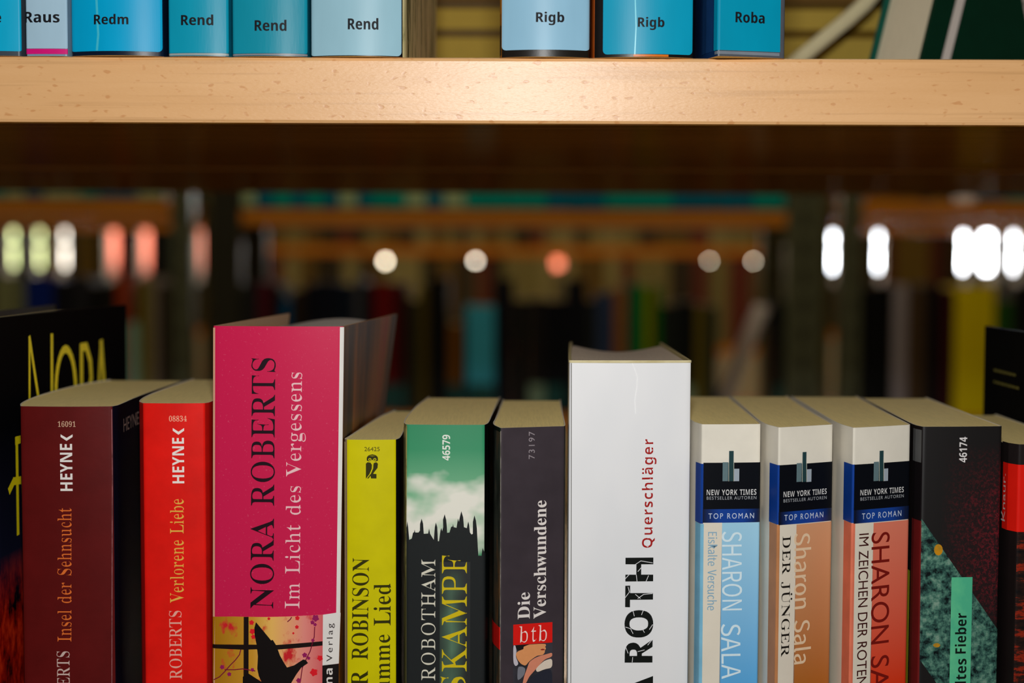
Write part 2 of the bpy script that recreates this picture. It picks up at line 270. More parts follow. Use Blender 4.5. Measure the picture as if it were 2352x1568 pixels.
  'd': ')G(.&=&}&>&s&B&j&G&a&O&Z&X&T&d&O&q&L&~&L(2&L(B&P(Q&T(_&Z(k&c(u&k(}&u)((%),(1)-(@)+(L)#(X(u(X)V(W)](U)c(R)f(N)i(H)j(@)k(@)s).)s).&i).&a)/&Z)0&V)3&T)8&Q)>&P)>&H),&F(q&B(X&=(X&V(L&H(>&@!(>&P(C&Q(H&S(M&V(R&](U&b(X&i(X(b(V(g(S(l(O(p(J(s(E(u(?(u(6(s(.(o()(f(%(X(#(H&~(4(#&}(%&m()&`(.&W(4&R',
  'e': ')#(5&=((&>&x&B&m&G&d&O&[&X&T&e&P&s&L(%&L(6&L(F&P(T&U(a&](m&e(v&o(~&y)((*),(6)-(H)+(X)#(e(u(o(g(u(T(w(>(w(;&}(;(#(#(*&o(2&b(=&Z(L&W(X&Z(e&b(p&n(w&g(e&P(N&B!&}(H(L(H(L(T(L(a(K(k(H(s(E(y(@(}(8(}(,(x(#(i&}(N',
  'g': ')2(1%V&x%W&g%Z&Z%`&P%g&K%o&I%w&L&&&U&/&e&5&X&=&P&F&N&Q&O&Y&R&a&W&h&_&n&i&t&v&z&`(,&R(<&M(R&N(]&Q(g&V(o&](v&e(}&o)%&y)*(*),(6)-(D),(P)*(])%),)%),(o(o(o(u(e(y(Y({(N(z(D(w(<(s(4(m(,(f(%(^&}(T&y(I&w(>&w(6&w(/&w(*&w(#&u&{&r&x&o&v&k&u&g&w&a(#&](.&Z(@&Z(P&Z(_&X(k&V(s&R({&N)%&H))&B)+&9),&0)*%{(}%o(q%e(a%](J%X!(6(%(>(((D(+(G(1(J(:(K(D(L(R(K(`(J(k(G(s(D(y(>(}(6(}(0(}(*(y(%(s&~(k&}(`&|(R&}(D&~(:(%(1(*(+(0((!(8%c(K%d(Y%g(e%l(k%s(m%|(l&%(i&*(e&.(`&0(X&0(N&1&s&1&m&,&i&$&g%y&i%s&m%n&s%i&{%e(*%c',
  'h': ')L&K&B&K&J&Q&J&V&L&X&O&Z&R&]&X&]&_&])V&])]&Z)b&Y)e&V)i&R)j&L)k&L)s(2)s(2(o(@(}(P)*(c)-(s)+)#)#),(u)2(f)3(R)3&_)4&X)4&R)6&O):&L)>&J)D&J)D&B(M&B(M&J(P&J(X&L(]&S(_&_(_(T(^(^(](e(Z(j(X(m(T(p(N(q(D(o(:(i(2(_(2&_(2&X(4&R(5&O(8&L(<&J(B&J(B&B',
  'i': '(K&u)C&o)D&i)F&c)J&_)P&])V&[)]&])d&_)j&c)o&i)s&o)v&u)w&|)v(&)s(,)o(0)j(3)d(4)](2)V(0)P(,)J(&)F&|)D!&K&B&K&J&Q&K&V&L&X&O&Z&R&]&X&]&_&](g&](o&[(t&Z(w&V(y&R({&L({&L))(2))(2&_(2&X(4&R(5&O(8&L(<&K(B&J(B&B',
  'l': '(L&K&B&K&J&Q&K&V&L&X&O&Z&R&]&X&]&_&])U&])]&[)a&Z)e&W)h&R)j&L)k&L)s(2)s(2&_(2&X(4&R(5&O(8&L(<&K(B&J(B&B',
  'm': '*I&K&B&K&J&Q&J&V&L&X&O&Z&R&]&X&]&_&](g&](n&Z(s&Y(w&V(y&R({&L(|&L))(1))(1(m(>(|(N)*(_)-(s)*)%({).(k)<({)L)*)`)-)o)+){)#*)(u*.(f*0(R*0&_*0&X*2&R*3&O*6&L*:&J*@&J*@&B)J&B)J&J)P&K)T&L)X&O)Z&S)Z&X)[&_)[(T)Z(^)Z(e)X(j)U(m)P(p)J(q)A(o)8(i)0(_)0&_)0&X)2&S)4&O)6&L):&K)@&J)@&B(L&B(L&J(R&K(V&L(X&O(Z&S(]&X(]&_(](T(](](Z(e(Y(j(V(m(R(p(L(q(B(o(9(i(1(_(1&_(2&X(2&S(4&P(7&L(;&K(@&J(@&B',
  'n': ')L&K&B&K&J&Q&J&V&L&X&O&Z&R&]&X&]&_&](g&](n&Z(s&Y(w&V(y&R({&L(|&L))(2))(2(o(@(}(P)*(c)-(s)+)#)#),(u)2(f)3(R)3&_)4&X)4&R)6&O):&L)>&J)D&J)D&B(M&B(M&J(P&J(X&L(]&S(_&_(_(T(^(^(](e(Z(j(X(m(T(p(N(q(D(o(:(i(2(_(2&_(2&X(4&R(5&O(8&L(<&J(B&J(B&B',
  'o': ')6(<&=(.&>&|&B&p&H&e&P&]&Z&U&f&P&s&L(%&L(5&L(D&P(R&U(a&](l&e(u&p(}&|)((.),(<)-(J),(W)((c(~(n(v(w(m(~(a)((S),(D),(5),(%)(&r(~&e(w&Y(n&O(c&H(W&B(J&>!(<&H(E&I(L&N(P&V(R&[(T&c(T&k(V(5(U(O(S(c(P(q(K(x(D(}(<)#(4(}(-(x(((q($(c&~(O&}(5(#&l($&c(%&[((&V(-&N(4&I',
  'r': '(y&K&B&K&J&Q&K&V&L&X&O&Z&R&]&X&]&_&](g&](o&[(t&Y(w&V(y&R({&L({&L))(1))(1(g(7(q(>(y(F)#(N)*(U),(])-(f),(m)*(s)%(w({(y(u(y(n(y(h(w(c(t(^(p(Z(k(X(e(W(_(X(Z(Y(W(](P(f(M(i(J(k(F(k(B(j(>(g(9(a(6(Z(4(R(2(H(2&_(3&W(4&R(8&N(<&L(B&K(J&J(J&B',
  's': '(y(4&=(*&>&z&@&o&E&g&F&c&F&_&B&]&>&T&>&T&w&]&w&a&k&g&_&o&V&w&O(#&J(.&J(6&J(<&L(B&P(E&T(H&Y(H&`(F&i(@&q(6&w&y()&m(/&e(6&^(<&X(D&V(M&T(V&V(e&Z(p&c({&n)&&{),(.).(;),(L)((O)&(R)%(V)&(Y)*([).(c).(c(W(Z(W(V(c(P(l(J(s(C(y(;(|(2(}(,(}(%({&}(x&z(t&x(o&w(k&x(e&y(a&}(](%(X(+(U(1(R(H(F(R(A(Z(:(a(4(f(,(i&}(i&s(h&c(c&V(Z&K(O&C(B&>',
  't': '(Z(%&>&u&>&k&B&d&G&_&O&[&Y&Z&g&Z(u&L(u&L)#&o)F&w)P&~)Z(()c(0)c(0))(P))(P(u(0(u(0&l(0&e(2&a(2&](5&X(8&V(<&V(D&X(J&_(O&i(W&d(K&N(:&B',
  'u': ')J(*&=&w&>&k&C&c&J&^&U&Z&c&Y&s&Y(e&X(l&X(r&V(v&R(y&N({&H(|&H))(/))(/&h(0&c(1&^(4&Y(7&V(;&T(@&T(J&V(R&Z(Z&d(Z(e(Z(m(X(s(V(w(S(y(N({(F(|(F)))0)))0&f)0&_)2&Y)4&V)7&S)<&R)B&Q)B&H).&G(s&D(Z&=(Z&V(T&O(M&H(E&D(<&@(3&>',
  'w': ')i($&=&J(m&E(w&B(y&@({&<({&<))(-))(-({(#(y&}(x&}(v&|(s&}(n(#(g(<(((R(_(L(n(G(y(D({(@(|(<(}(<)))0)))0({)(({)#(w(}(s(}(o(~(l)6(.)M(i)P(s)O(u)N(x)L(y)@(})@)))m)))m(})i({)f(z)c(w)](j)%&=(y&=(X(J(.&=',
 },
 'B': {
  '1': ')N(@&B(@(s(@)0(B)H(:)A(0)8&o(}&V)@(I*#(s*#(s&B',
  '4': ')N(T&B(T&u&H&u&H(=(W*#),*#),(A)H(A)H&u),&u),&B!&u(A(T(A(T(k(T(}(V)7(V)D(U)D(N)6(F)*',
  '5': ')N(9&>(,&?&|&@&q&B&f&D&[&H&R&L&R&y&]&u&g&q&q&m&}&k(,&i(7&i(E&j(P&m(Z&r(a&y(e(((g(4(e(A(_(K(T(R(G(V(6(X&}(V&m(S&W(_&a*#).*#).)S(2)S(.)#(:)%(L)&([)%(i)#(u(y)#(s).(k)4(a):(T)>(H)>(8)<&{)4&g)%&U(o&H(V&A',
  '6': ')N(L&>(<&@(-&D&z&J&n&R&c&_&Z&m&S(#&O(7&N(N&N(]&O(j&Q(w&T)*&W)6&])C&b)N&i)Y&q)c&{)m(,)s(9)y(H)~(Y*%(m*%(}*%)2*#)2)V)#)X(q)Y(^)X(N)T(A)P(8)H(0)@(*)5(%))(#(w&}(i(#(i(*(q(0(w(8(}(A)%(L))(X)*(m)((~(|)0(q);(b)A(N)C(8)@&{)9&g)-&U(w&H(c&A!(J&i(T&i(]&m(c&s(i&{(l(*(m(7(l(B(i(K(e(S(_(X(V(](L(^(D(](>(Z(8(X(2(T(.(P(+(L(((F(%(A(%(<(%(4(((-(*(%(.&{(2&u(6&o(<&k(C&i',
  '7': ')N&i&B(i)S&K)S&K*#)C*#)C)_(B&B',
  '9': ')N(#&>&o&?&_&A&_&k&m&i&{&g(3&i(B&k(N&q(X&x(a(%(g(0(k(<(m(I(o(W(m(W(g(P(a(I(X(D(P(?(D(<(6(<&~(>&n(D&`(O&U(_&O(r&L)-&O)F&V)Z&c)k&t)w(-*#(D*%(T*$(d)}(q)v(~)m).)b)6)R)=)B)@).)B(s)B(e)@(V)?(H)<(<)9(.)4&}).&q)(&g(z&](q&T(e&L(V&F(H&B(6&@!(D(c(L(d(R(e(X(i(^(l(c(p(f(u(i(z(j)#(k)*(j)1(i)8(g)@(c)F(_)L(Z)Q(T)U(M)W(F)X(<)V(4)T(-)N(()F($);(#).(#(~(((u(,(m(2(g(:(e',
  'A': ')w&B&B(<*$({*$)w&B)?&B).&|(0&|&y&B!(=(L(}(L(k)*(g)8(a)J(])Z(X)I(R)6(N)*',
  'D': '*,&a&B&a*#(R*#(k)})$)y)9)q)J)g)X)Y)e)I)m)6)s({)t(c)p(=)e&y)P&a)6&P(q&F(J&B!(9&m(O&m(j&p)#&y)2(.)<(D)>(b)<(z)6)2)-)B({)L(i)R(T)T(9)T',
  'E': ')J&a&B&a*#)6*#)6)T(9)T(9({)0({)0(P(9(P(9&m)6&m)6&B',
  'F': ')F&a&B&a*#)6*#)6)T(8)T(8(q)0(q)0(F(8(F(8&B',
  'H': '*5&a&B&a*#(9*#(9({)>({)>*#)q*#)q&B)>&B)>(P(9(P(9&B',
  'I': '(k&L&B&L&`&k&m&k)T&L)b&L*#(a*#(a)b(B)T(B&m(a&`(a&B',
  'K': ')n&a&B&a*#(9*#(9(k(B(y(M),)4*#)m*#(s(o)n&B)3&B(N(M(9(>(9&B',
  'M': '*q&a&B&a*#(L*#)*&{)+&{)i*#*R*#*R&B)~&B)~(Z*#(u*#)6*%)J*#)J)@&B(m&B(2)J(0)J(2)6(3(t(4(X(4&B',
  'N': '*E&a&B&a*#(F*#)T(#)V(#)T(F)S(g)S*#*&*#*&&B)@&B(2)D(0)D(2(|(4(Y(4&B',
  'O': '*@(o&>(U&@(@&F(.&N&y&Z&m&i&c&{&[(3&W(H&V(a&W(y&[)4&c)H&m)X&y)g(.)s(@){(V*%(o*(),*%)B){)T)s)e)g)q)X){)G*%)4**(y*,(a**(H*%(3){&z)q&i)e&Z)T&N)B&F),&@!(o&k)(&m)7&t)B($)J(5)O(I)P(a)O(y)J)2)B)B)7)N)()U(o)W(Z)U(K)N(@)B(8)2(2(y(1(a(2(I(8(5(@($(K&t(Z&m',
  'Q': '*@)D%d(s&>(o&>(U&@(@&F(.&N&y&Z&m&i&c&{&[(3&W(H&V(a&W(y&[)4&c)H&m)X&y)g(.)s(@){(V*%(o*(),*%)B){)T)s)e)g)q)X){)G*%)4**(y*,(a**(F*%(0)y&u)m&c)^&T)J&J**%d!(o&k)(&m)7&t)B($)J(5)O(I)P(a)O(y)J)2)B)B)7)N)()U(o)W(Z)U(K)N(@)B(8)2(2(y(1(a(2(I(8(5(@($(K&t(Z&m',
  'R': ')m&a&B&a*#(L*#(k)})()w):)m)H)_)O)L)R)6)Q),)O(})L(t)G(m)B(e);(_)4(Y)-(T)$(P)m&B)3&B(T(D(9(D(9&B!(9(o(J(o(X(o(e(r(o(w(u(}(x)*(y)4(x)?(t)G(n)M(e)Q(X)T(H)T(9)T',
  'S': ')G(<&>&~&@&g&E&R&M&R&}&v&p(&&m(3&k(@&i(J&k(T&m(Z&q(_&v(b&|(c(((a(0(](8(T(>(K(D(@(J(3(P&|(X&i(g&d(m&_(u&Z({&V))&U)2&T)=&V)Q&_)c&k)p&{)z(4*$(L*&(X*%(e*$(p)~)8)q)()H(e)S(])U(S)V(J)W(A)V(:)T(4)P(0)K(,)F(,)>(-)6(1)0(7)*(@)$(L(z(Y(s(f(m(q(g(y(a)%(Z)-(R)2(J)6(A)9(6):(*)7&q)0&a(}&R(l&G(V&A',
  'T': ')P(0&B(0)T&H)T&H*#)J*#)J)T(c)T(c&B',
  'W': '*y($&B&B*#&u*#(8(U(=(B(B(*(D&q(H(*(L(@(P(R(s*#)H*#)m(R)p(@)u(*)w&q){(**#(B*((U*F*#*y*#*<&B)]&B)<(g)9(r)6)&)2)8)0)D).)8)+)()((r)$(g(`&B',
  'Y': ')a(8&B(8(D&B*#&z*#(Q(v))*#)a*#(k(F(k&B',
  'a': ')Y(/&>&{&@&m&E&a&M&X&X&R&g&P&y&R(0&Y(?&e(J&u(R(/(W(H(Y(i(Z(i(c(h(l(e(s(a(y(Z(|(T)#(L)#(B)#(:(}(1({&s(q&b)8&m)>&w)B(()D(4)G(@)H(N)I(e)H(x)B),)9)7),)>(w)@(c)@&B(w&B(n&[(m&[(e&R(]&J(S&F(I&B(=&@!(B&d(L&e(U&i(^&n(d&u(g&~(i(.(i(=(T(<(F(;(;(8(3(4(.(.(*(%(*&y(*&s(,&m(0&i(5&g(;&e',
  'b': ')c(h&>(Z&@(P&B(G&F(@&K(:&P(4&V(1&V((&B&]&B&]*3(4*3(4)R(4)>(2).(4).(:)4(@);(H)A(Q)E(])H(i)H(})F)2)>)@)0)K(y)R(a)T(D)R(&)K&k)@&W)2&J({&B!(Y&i(c&j(k&o(s&w(w(%({(4({(D({(U(w(c(r(n(k(u(c(z(X({(L({(D(w(=(o(8(f(6(Y(4(J(4(D(5(4(8(%(<&w(C&o(L&j',
  'c': '):(L&>(4&A&y&H&i&V&[&i&T($&Q(B&R(X&V(k&]({&f),&q)6&})>(0)D(@)H(Q)H(^)H(i)G(s)E)0)<(}(q(g(y(Q({(C(y(8(s(0(g(,(W(*(C(,(2(.(#(4&u(<&n(F&i(Q&i([&i(e&j(n&m(v&o(~&s)*&x)*&L(}&H(u&D(m&B(e&@(Y&?',
  'd': ')c(<&>()&B&s&J&e&V&Z&j&T(%&Q(D&T(a&Z(y&e)0&t)>(*)F(>)H(J)H(U)F(_)A(g)<(n)5(s).(u).(s)>(q)R(q*3)H*3)H&B(}&B(s&Z(q&Z(l&R(e&L(]&F(T&B(H&@!(N&g(Z&i(e&m(l&t(q&}(s(.(u(>(u(C(t(T(q(b(m(m(e(u(Z(y(M({(C(y(:(u(3(m(.(b(+(S(*(B(+(2(.(#(3&u(:&m(C&i',
  'e': ')T(U&>(D&@(4&C(#&I&s&Q&g&[&^&i&V&x&R(.&Q(B&R(V&V(i&](y&e)+&o)6&{)>(.)D(=)H(N)H(g)F({)?)0)3)<(})D(i)F(P)F(7(*(7(,(*(0&z(6&q(@&k(J&g(X&e(d&e(o&g(y&i)(&k)2&o)<&s)<&L)2&H))&D(z&B(o&@(c&?!(+(X(r(X(q(d(n(m(i(u(c({(Y)#(N)$(E)#(=(|(6(w(0(o(-(e',
  'g': ')c(F%L&}%N&s%P&h%R&]%V&]&#&t%w(1%s(J%q(X%s(c%w(k&$(p&0(q&@(q&D(r&O(s&Z(q&Z(k&Q(c&J(Z&E(P&B(G&@(<&>((&B&r&J&e&X&Y&k&S((&Q(D&S(`&Z(w&e)0&s)>(*)F(>)H(R)F(e)=(s).(u).(y)F)H)F)H&B)F&*)>%q)1%a({%T(c%N!(N&g(Z&h(d&l(k&r(q&{(s(,(u(=(u(C(s(U(q(d(k(o(e(u(Z(y(N({(@(y(7(r(0(g(,(V(*(B(,(/(0&{(7&o(A&i',
  'h': ')k&]&B&]*3(4*3(4)Y(4)@(2).(4).(;)6(B)=(K)B(T)F(`)H(k)H(})G)2)B)@)9)J),)P(v)R(a)R&B({&B({(S(y(c(u(m(p(u(g(z(]({(N(z(D(u(=(l(8(`(5(P(4(>(4&B',
  'i': '(N&w)]&o)^&i)_&c)c&_)g&[)m&Z)u&[)~&_**&c*.&i*1&o*2&w*3&}*2()*1(.*.(3**(6)~(6)u(6)m(3)g(.)c())_&})^!&]&B&])F(4)F(4&B',
  'l': '(N&]&B&]*3(4*3(4&B',
  'm': '+#&]&B&])F(()F(/).(2).(8)6(@)=(I)B(R)F(^)H(i)H(u)H)%)F)0)B)8)=)@)6)E).)J).)P)6)X)=)a)B)l)F)v)H*%)H*8)G*H)B*T)9*_),*d(v*e(a*e&B*2&B*2(S*2(c*.(m*((u)|(z)r({)f(z)](u)U(m)P(c)N(T)L(D)L&B(u&B(u(S(u(c(q(m(k(u(c(z(Y({(L(z(C(u(<(l(8(`(5(P(4(>(4&B',
  'n': ')k&]&B&])F(()F(/).(2).(8)6(@)=(J)B(T)F(`)H(k)H(})G)2)B)@)9)J),)P(v)R(a)R&B({&B({(S(y(`(w(j(s(r(m(w(f({(]({(N(z(D(u(<(l(8(`(5(P(4(>(4&B',
  'o': ')_(P&>(?&@(0&D&}&J&q&R&f&^&]&k&V&{&R(0&Q(D&T(a&](y&j)0&|)>(6)F(P)H(b)H(q)D)#)>)0)5);)*)D(y)J(i)N(X)N(D)L(()D&k)6&X)$&J(j&B!(P&h(]&i(g&n(n&v(s(%(u(4(w(D(u(T(s(c(n(n(g(u(](z(P({(D(z(:(u(3(n(.(c(+(T(*(D(+(4(.(%(3&v(:&n(D&i',
  'r': ')%&]&B&])F(()F(0)%(2)%(8)0(@)8(H)>(R)D(^)H(i)H(s)H({)H(w(s(p(u(h(u(_(u(V(s(N(q(G(m(A(h(<(b(8(Z(5(P(4(F(4&B',
  's': ')5(4&>&n&A&e&C&Z&F&R&J&R&s&s&i&}&f(,&e(6&d(>&e(F&f(J&i(N&l(P&o(Q&t(N&}(D(*()(6&h(D&a(J&Z(P&V(V&T(_&R(g&Q(q&T)%&Z)2&f)<&u)C(+)H(@)H(K)H(V)G(a)F(k)B(w)?)%):(r(q(X({(P(}(G)#(?)#(2(}(,(y()(s(,(k(6(c(O(X(k(J(s(F(x(@(}(9)%(2)((()(&y)%&i({&Y(o&N(`&F(L&@',
  't': '({(A&>(6&?(,&A(#&D&w&H&p&N&j&V&f&a&c&n&c&}&c({&J({&J)5&g)F&u)m(:)m(:)F(n)F(n({(:({(:&}(:&v(<&q(@&m(D&j(J&h(P&g(a&i(p&m(p&G([&A',
  'u': ')k(B&>(0&@&{&F&n&N&d&]&^&m&[((&[)F(3)F(3(4(4(((6&y(:&q(@&l(H&i(Q&g(_&i(j&o(q&w(u(((y(7(y(I(y)F)P)F)P&B)*&B)#&Z({&Z(u&Q(m&J(c&E(X&B(N&@',
 },
 'R': {
  '.': '(V&y&{&k&w&_&k&Z&]&_&L&k&B&y&>(.&B(8&L(<&](8&k(.&w',
  '1': '*.)#+/(M+/(M&B)#&B',
  '2': '*.)x&q(N&q(w(H):(s)O)<)[)])_)~)Z*F)L*e)6*{(t+.(P+4(6+0&v+$&Z*n&Z*0&k*B&{*O(/*X(>*](M*_(a*Z(q*R(}*D)**2).)y)+)_(~)H(q).(L(T&}&y&S&F&S&B)x&B',
  '3': '*.&k*P(%*Y(8*_(J*`(_*](p*V(|*L))*>),*,)))v({)h(n)^(Z)V(B)T(B)((])%(q(y)%(m).(])1(H).(6)((&(w&w(g&o(T&m(;&p&}&y&c(,&c&Q&{&F(8&@(P&>(u&B)8&P)N&g)^())c(K)a(a)Z(u)Q)+)C)9)1)B)B)M)N)Z)V)i)[){)]*4)X*R)J*l)6+#(u+0(R+4(:+2($+-&k+$',
  '4': '*.)U+4)@+4&H(o&H(X)#(X)#&B)U&B)U(X){(X){)*)U)*!(~*1)#*1)#)*(/)*',
  '5': '*.)X+/&u+/&u)2(D)6(f)0)#(})3(i)8(P)4(<)*(,(v&y(c&p(L&m(2&p&u&x&[(+&[&R&x&F(8&@(T&>(y&C)<&R)T&j)e(-)j(P)g(k)_)()P)<)>)M)()Z(g)a(G)c(G*^)X*^',
  '6': '*.),+4(V*h(0*<&o)h&_)6&X(]&^(4&m&n()&T(H&C(m&>)2&C)M&R)d&i)s(*)w(J)s(k)e)+)P)@)6)N(r)S(])Q(J)L(<)E(G)c(X*#(o*>).*U)J*i!(1(m(D(y(T(~(h)#({(})/(u);(k)B([)F(J)C(8)<(()0&w(|&o(j&m(T&q(B&}(5(4(.(N',
  '7': '*.*)+/&Z+/&Z*Z):*Z&r&P(B&>',
  '9': '*.(F&>(s&a)>(0)](a)o)8)u)l)q*:)a*])J*w),+.(c+4(?+.&}*y&g*c&Y*F&T*(&Y)d&g)H&|)2(<)#(Z(z(n(|)$)%)6).),(o(y(R(c(8(H&z((&c!(+*)(.*:(6*J(A*U(P*](d*`(v*])**S)7*F)?*4)B)})B)u)B)k)@)a)-)V(v)P(f)N(R)P(C)X(6)e(.)s',
  'A': '+()C+1({+1&B&B&u&B(E(L)}(L*P&B+(&B!)1*@)i(y(X(y',
  'B': '*N&i&B)(&B)J&E)f&L){&X*0&i*<&y*B(0*D(C*@(^*6(u*#),)i):)L)B)L)C)_)M)n)X)y)h*#)y*%*2)}*L)q*d)[*x)>+*(q+/&i+/!(>*^(m*^))*Z):*T)E*I)K*<)M*.)J)u)B)e)4)Z(z)S(`)Q(>)Q!(>)$({)$);(})P(w)a(k)i(])l(J)j(:)c(,)T&{)@&r(}&o(>&o',
  'C': '+<*}*s*Q+(**+0)b+4)4+/(g*}(D*i((*L&m**&_)_&Z)4&_(o&i(L&{(,(:&k(]&R),&C)_&>*4&B*]&L+%&]+%(7*X&}*0&p)c&k)A&o)#&x(e(,(O(?(@(W(6(s(2)8(6)W(@)s(P*1(e*E)#*T)@*^)a*a*-*]*T*Q*}*=',
  'D': '+Q&i&B)9&B)g&G*4&T*V&k*q(*+*(J+6(o+:)8+6)]+,*#*u*D*[*`*:*w)k+*)8+/&i+/!(?*^)0*^)V*Z)w*P*6*A*I*-*V)q*`)U*c)8*a)#*Z(h*N(O*>(8*#(%)_&t)3&o(?&o',
  'E': '*.)v+/&i+/&i&B){&B){&o(>&o(>)#)q)#)q)P(>)P(>*^)v*^',
  'H': '+F*{+/*J+/*J)N(>)N(>+/&i+/&i&B(>&B(>(}*J(}*J&B*{&B',
  'I': '(f(?+/&i+/&i&B(?&B',
  'K': '*}(w)B*W+/)u+/(>)G(>+/&i+/&i&B(>&B(>)6*8&B*}&B',
  'L': '*)(>+/&h+/&h&B*#&B*#&o(>&o',
  'M': '+a+<+/*j+/)R)W(:+/&g+/&g&B(>&B(>*>(>*>)N(o)V(o*e*>*g*>*g&B+<&B',
  'N': '+a+;+/*h+/*h(5(4+/&h+/&h&B(;&B(;*:*l&B+;&B',
  'O': '+w&X)8&](m&j(H&~(&(>&g(a&P).&B)Z&>*/&B*X&P*{&g+;(&+N(H+[(m+`)8+Z)a+N**+:*L*z*g*W*}*/+/)]+4).+/(b*}(?*g(#*K&k**&^)a!(1)8(4)X(>)t(M*1(c*E({*T)<*^)]*a)|*^*>*T*V*E*k*1*{)t+))X+,)8+)(u*{(X*k(@*V(,*>&x)|&o)]&k)<&o({&x(c(,(M(@(>(X(4(u',
  'P': '*3&f+/&f&B(<&B(<(}(p(})4)#)N)+)e)6)u)E*$)V*,)l*.*&***F)y*b)c*w)D+*(w+/!(<*^(w*^)2*Z)C*R)N*F)T*8)V*))S)q)K)c)>)V).)P(u)N(<)N',
  'Q': '+w*,&B*N&L*m&]+,&s+B(1+R(N+](p+a)8+])a+N*,+:*M*y*i*V*}*0+/)a+4)4+/(f*~(B*j(%*N&k*.&^)c&X)8&](p&g(N&w(0(2&r(L&](l&L)4&B)Q&.)q%w*7%h*[%]+&%V+S&(+R&*+=&%+(&%*j&,*M&4*,&B*,&B!)_*a*#*^*@*T*X*D*m*0*{)s+*)V+.)7+*(u*|(Y*m(A*X(-*@&y*#&o)a&k)<&o(w&y(_(.(J(B(<(Z(4(v(1)8(3)P(:)i(F*&(X*>(r*P)7*]',
  'R': '*c&i+/&i&B(@&B(@(}(T(}(c({(s(u)((i)<(Q)T(.*(&B*c&B*N&]*@&r*4(,)v(R)^(s)B)0)V):)g)H)r)Y)y)n){**)w*J)h*e)P*y)0+*(e+/!(@*`(`*`(y*])1*V)>*L)F*=)H*,)F)v)@)g)4)Z({)Q(`)N(@)N',
  'S': ')t)V*w)=+))#+1(e+4(@+0(#+#&i*k&[*R&V*2&_)j&t)N(6)8(V)#(s(l).(V)6(:)4(.)-&~(}&t(m&m(X&k(D&m(1&s&z&}&i(0&X(A&X&^&v&L(:&A(_&>(}&B)=&N)Q&c)_&})d(@)[(i)F),)))C(e)V(F)h(2){(**9(,*F(4*R(?*Z(N*a(a*c(y*_)9*T)V*>',
  'T': '*c*Z+/&J+/&J*^(g*^(g&B)>&B)>*^*Z*^',
  'U': '+<*y+/*G+/*G(w*F(Y*?(@*2(,)y&y)_&o)<&k({&o(b&y(L(.(@(>(:(T(8(u(8+/&a+/&a(j&e(D&q(%((&i(>&U(Y&H(w&@):&>)d&A*+&J*F&Z*]&o*m(.*v(L*y(o',
  'V': '*c*c+/*2+/)%(N&t+/&B+/(}&?),&?',
  'Y': '*c)#)o&~+/&B+/(g)B(g&B)>&B)>)B*c+/*&+/',
  'Z': '*x)p*^&J&B*q&B*q&o(J&o*q+/&X+/&X*^',
  'a': ')e)]&k)R&e)J&a)D&_)@&`)<&c)<&k)<)))8)D),)Y(u)i(_)q(D)t(%)q&i)g&T)T&T)#&k)9(()E(@)I(O)H(Z)C(c)<(i)0(j(}(j(q(B(c(,(Z&r(P&a(C&T(2&O&u&R&e&Y&T&e&H&u&@(,&>(@&@(T&H(i&T(p&H({&@)0&>)>&?)J&D)]&O!(j&q(]&g(P&`(B&^(2&b(%&m&}&}(%(1(0(<(@(F(S(O(j(W',
  'c': ')j)R)e)>)m)))r(m)t(P)q(8)i(#)Z&n)H&a)2&Y(s&V(T&](/&m&k(*&R(I&C(o&>)-&@)D&D)X&J)X&w)B&o)/&j(w&i(]&l(H&u(8(*(.(>(*(X(-(s(6),(E)<(X)F(o)J)()H)<)B)R)4',
  'e': '*#)j())O&u)5&l(u&i(^&k(J&t(:(%(0(:()(R)n(R)k(s)e)4)Z)K)K)])9)j)#)q(g)t(C)o(%)_&k)F&])&&V([&Y(A&a((&m&m&|&Y(6&J(N&A(k&>)2&@)N&I)j&X!(*(p(0)((8)8(D)C(T)J(g)L(y)J),)C)7)7)>)()A(p',
  'g': ')e)a)o(_)o(<)l&})b&h)Q&Z)<&V(|&X(m&](_&c(Q&m(F&y(<(.(4(.(4&u(,&i&|&e&o&g&e&o&Z&{&Q&g&J&V&@&J&4&D&$&B%n&G%W&U%D&l%6(.%,(P%)(u%,)8%6)N%D)[%X)a%q)_&&)V&6)J&C)8&N(y&U(R&_(<&h(4&s(:(#(L()(c(.({(4)5(B)?(P)G(c)J(v)H),)@)<)2)L)a)L!(}({({(m(u(b(l(X(`(R(Q(P(B(R(6(X(,(a(%(m(#({(%),(,)8(6)@(B)F(P)H(_)F(k)@(u)8({)-!)4%n)2%c)*%X(x%R(g%N(P%L(:%N()%R&w%Y&o%d&m%p&o%{&w&*(%&1(4&6(E&7(W&6(l&2(}&,)0%}',
  'h': '*.(3+/&a+/&a&B(3&B(3)/(F)B(X)L(l)P({)M),)F)6):);),)=(t)=&B)k&B)k(s)g)8)[)R)K)e)6)q(x)t(_)p(H)e(4)Q(3)Q',
  'l': '(V(5+/&c+/&c&B(5&B',
  'n': '*.(3)o&a)o&a&B(3&B(3)/(F)B(X)L(l)P({)M),)F)6):);),)=(t)=&B)k&B)k(s)g):)[)S)J)f)6)q(x)t(_)p(H)e(4)Q(3)Q',
  'r': ')T&e)o&e&B(7&B(7(_(:(u(B),(M)<(])E(o)H({)F).)>)=)2)T)Y)B)i)1)q(z)t(m)r(a)k(R)a(F)P(8);(7);(7)o',
  's': ')N)0)a(t)l(^)r(H)t(/)q&u)i&f)]&])K&X)6&d(q&~(Y(B(F(](6(h(#(c&q(V&i(F&e(2&i&s&s&V((&V&R&s&F(0&@(J&>(c&@(x&J),&W)7&k):(%)6(:)%(N(c(e(B(y(1),(,)8(/)B(:)J(I)L(])J(s)B)0)4',
  'u': '*.)i&B)i)o)<)o)<((),&q(u&g(a&c(P&e(C&l(:&v(4()(2(:(2)o&a)o&a(=&e&y&o&`(#&L(:&B(T&>(k&B)(&M)<&_)<&B',
 },
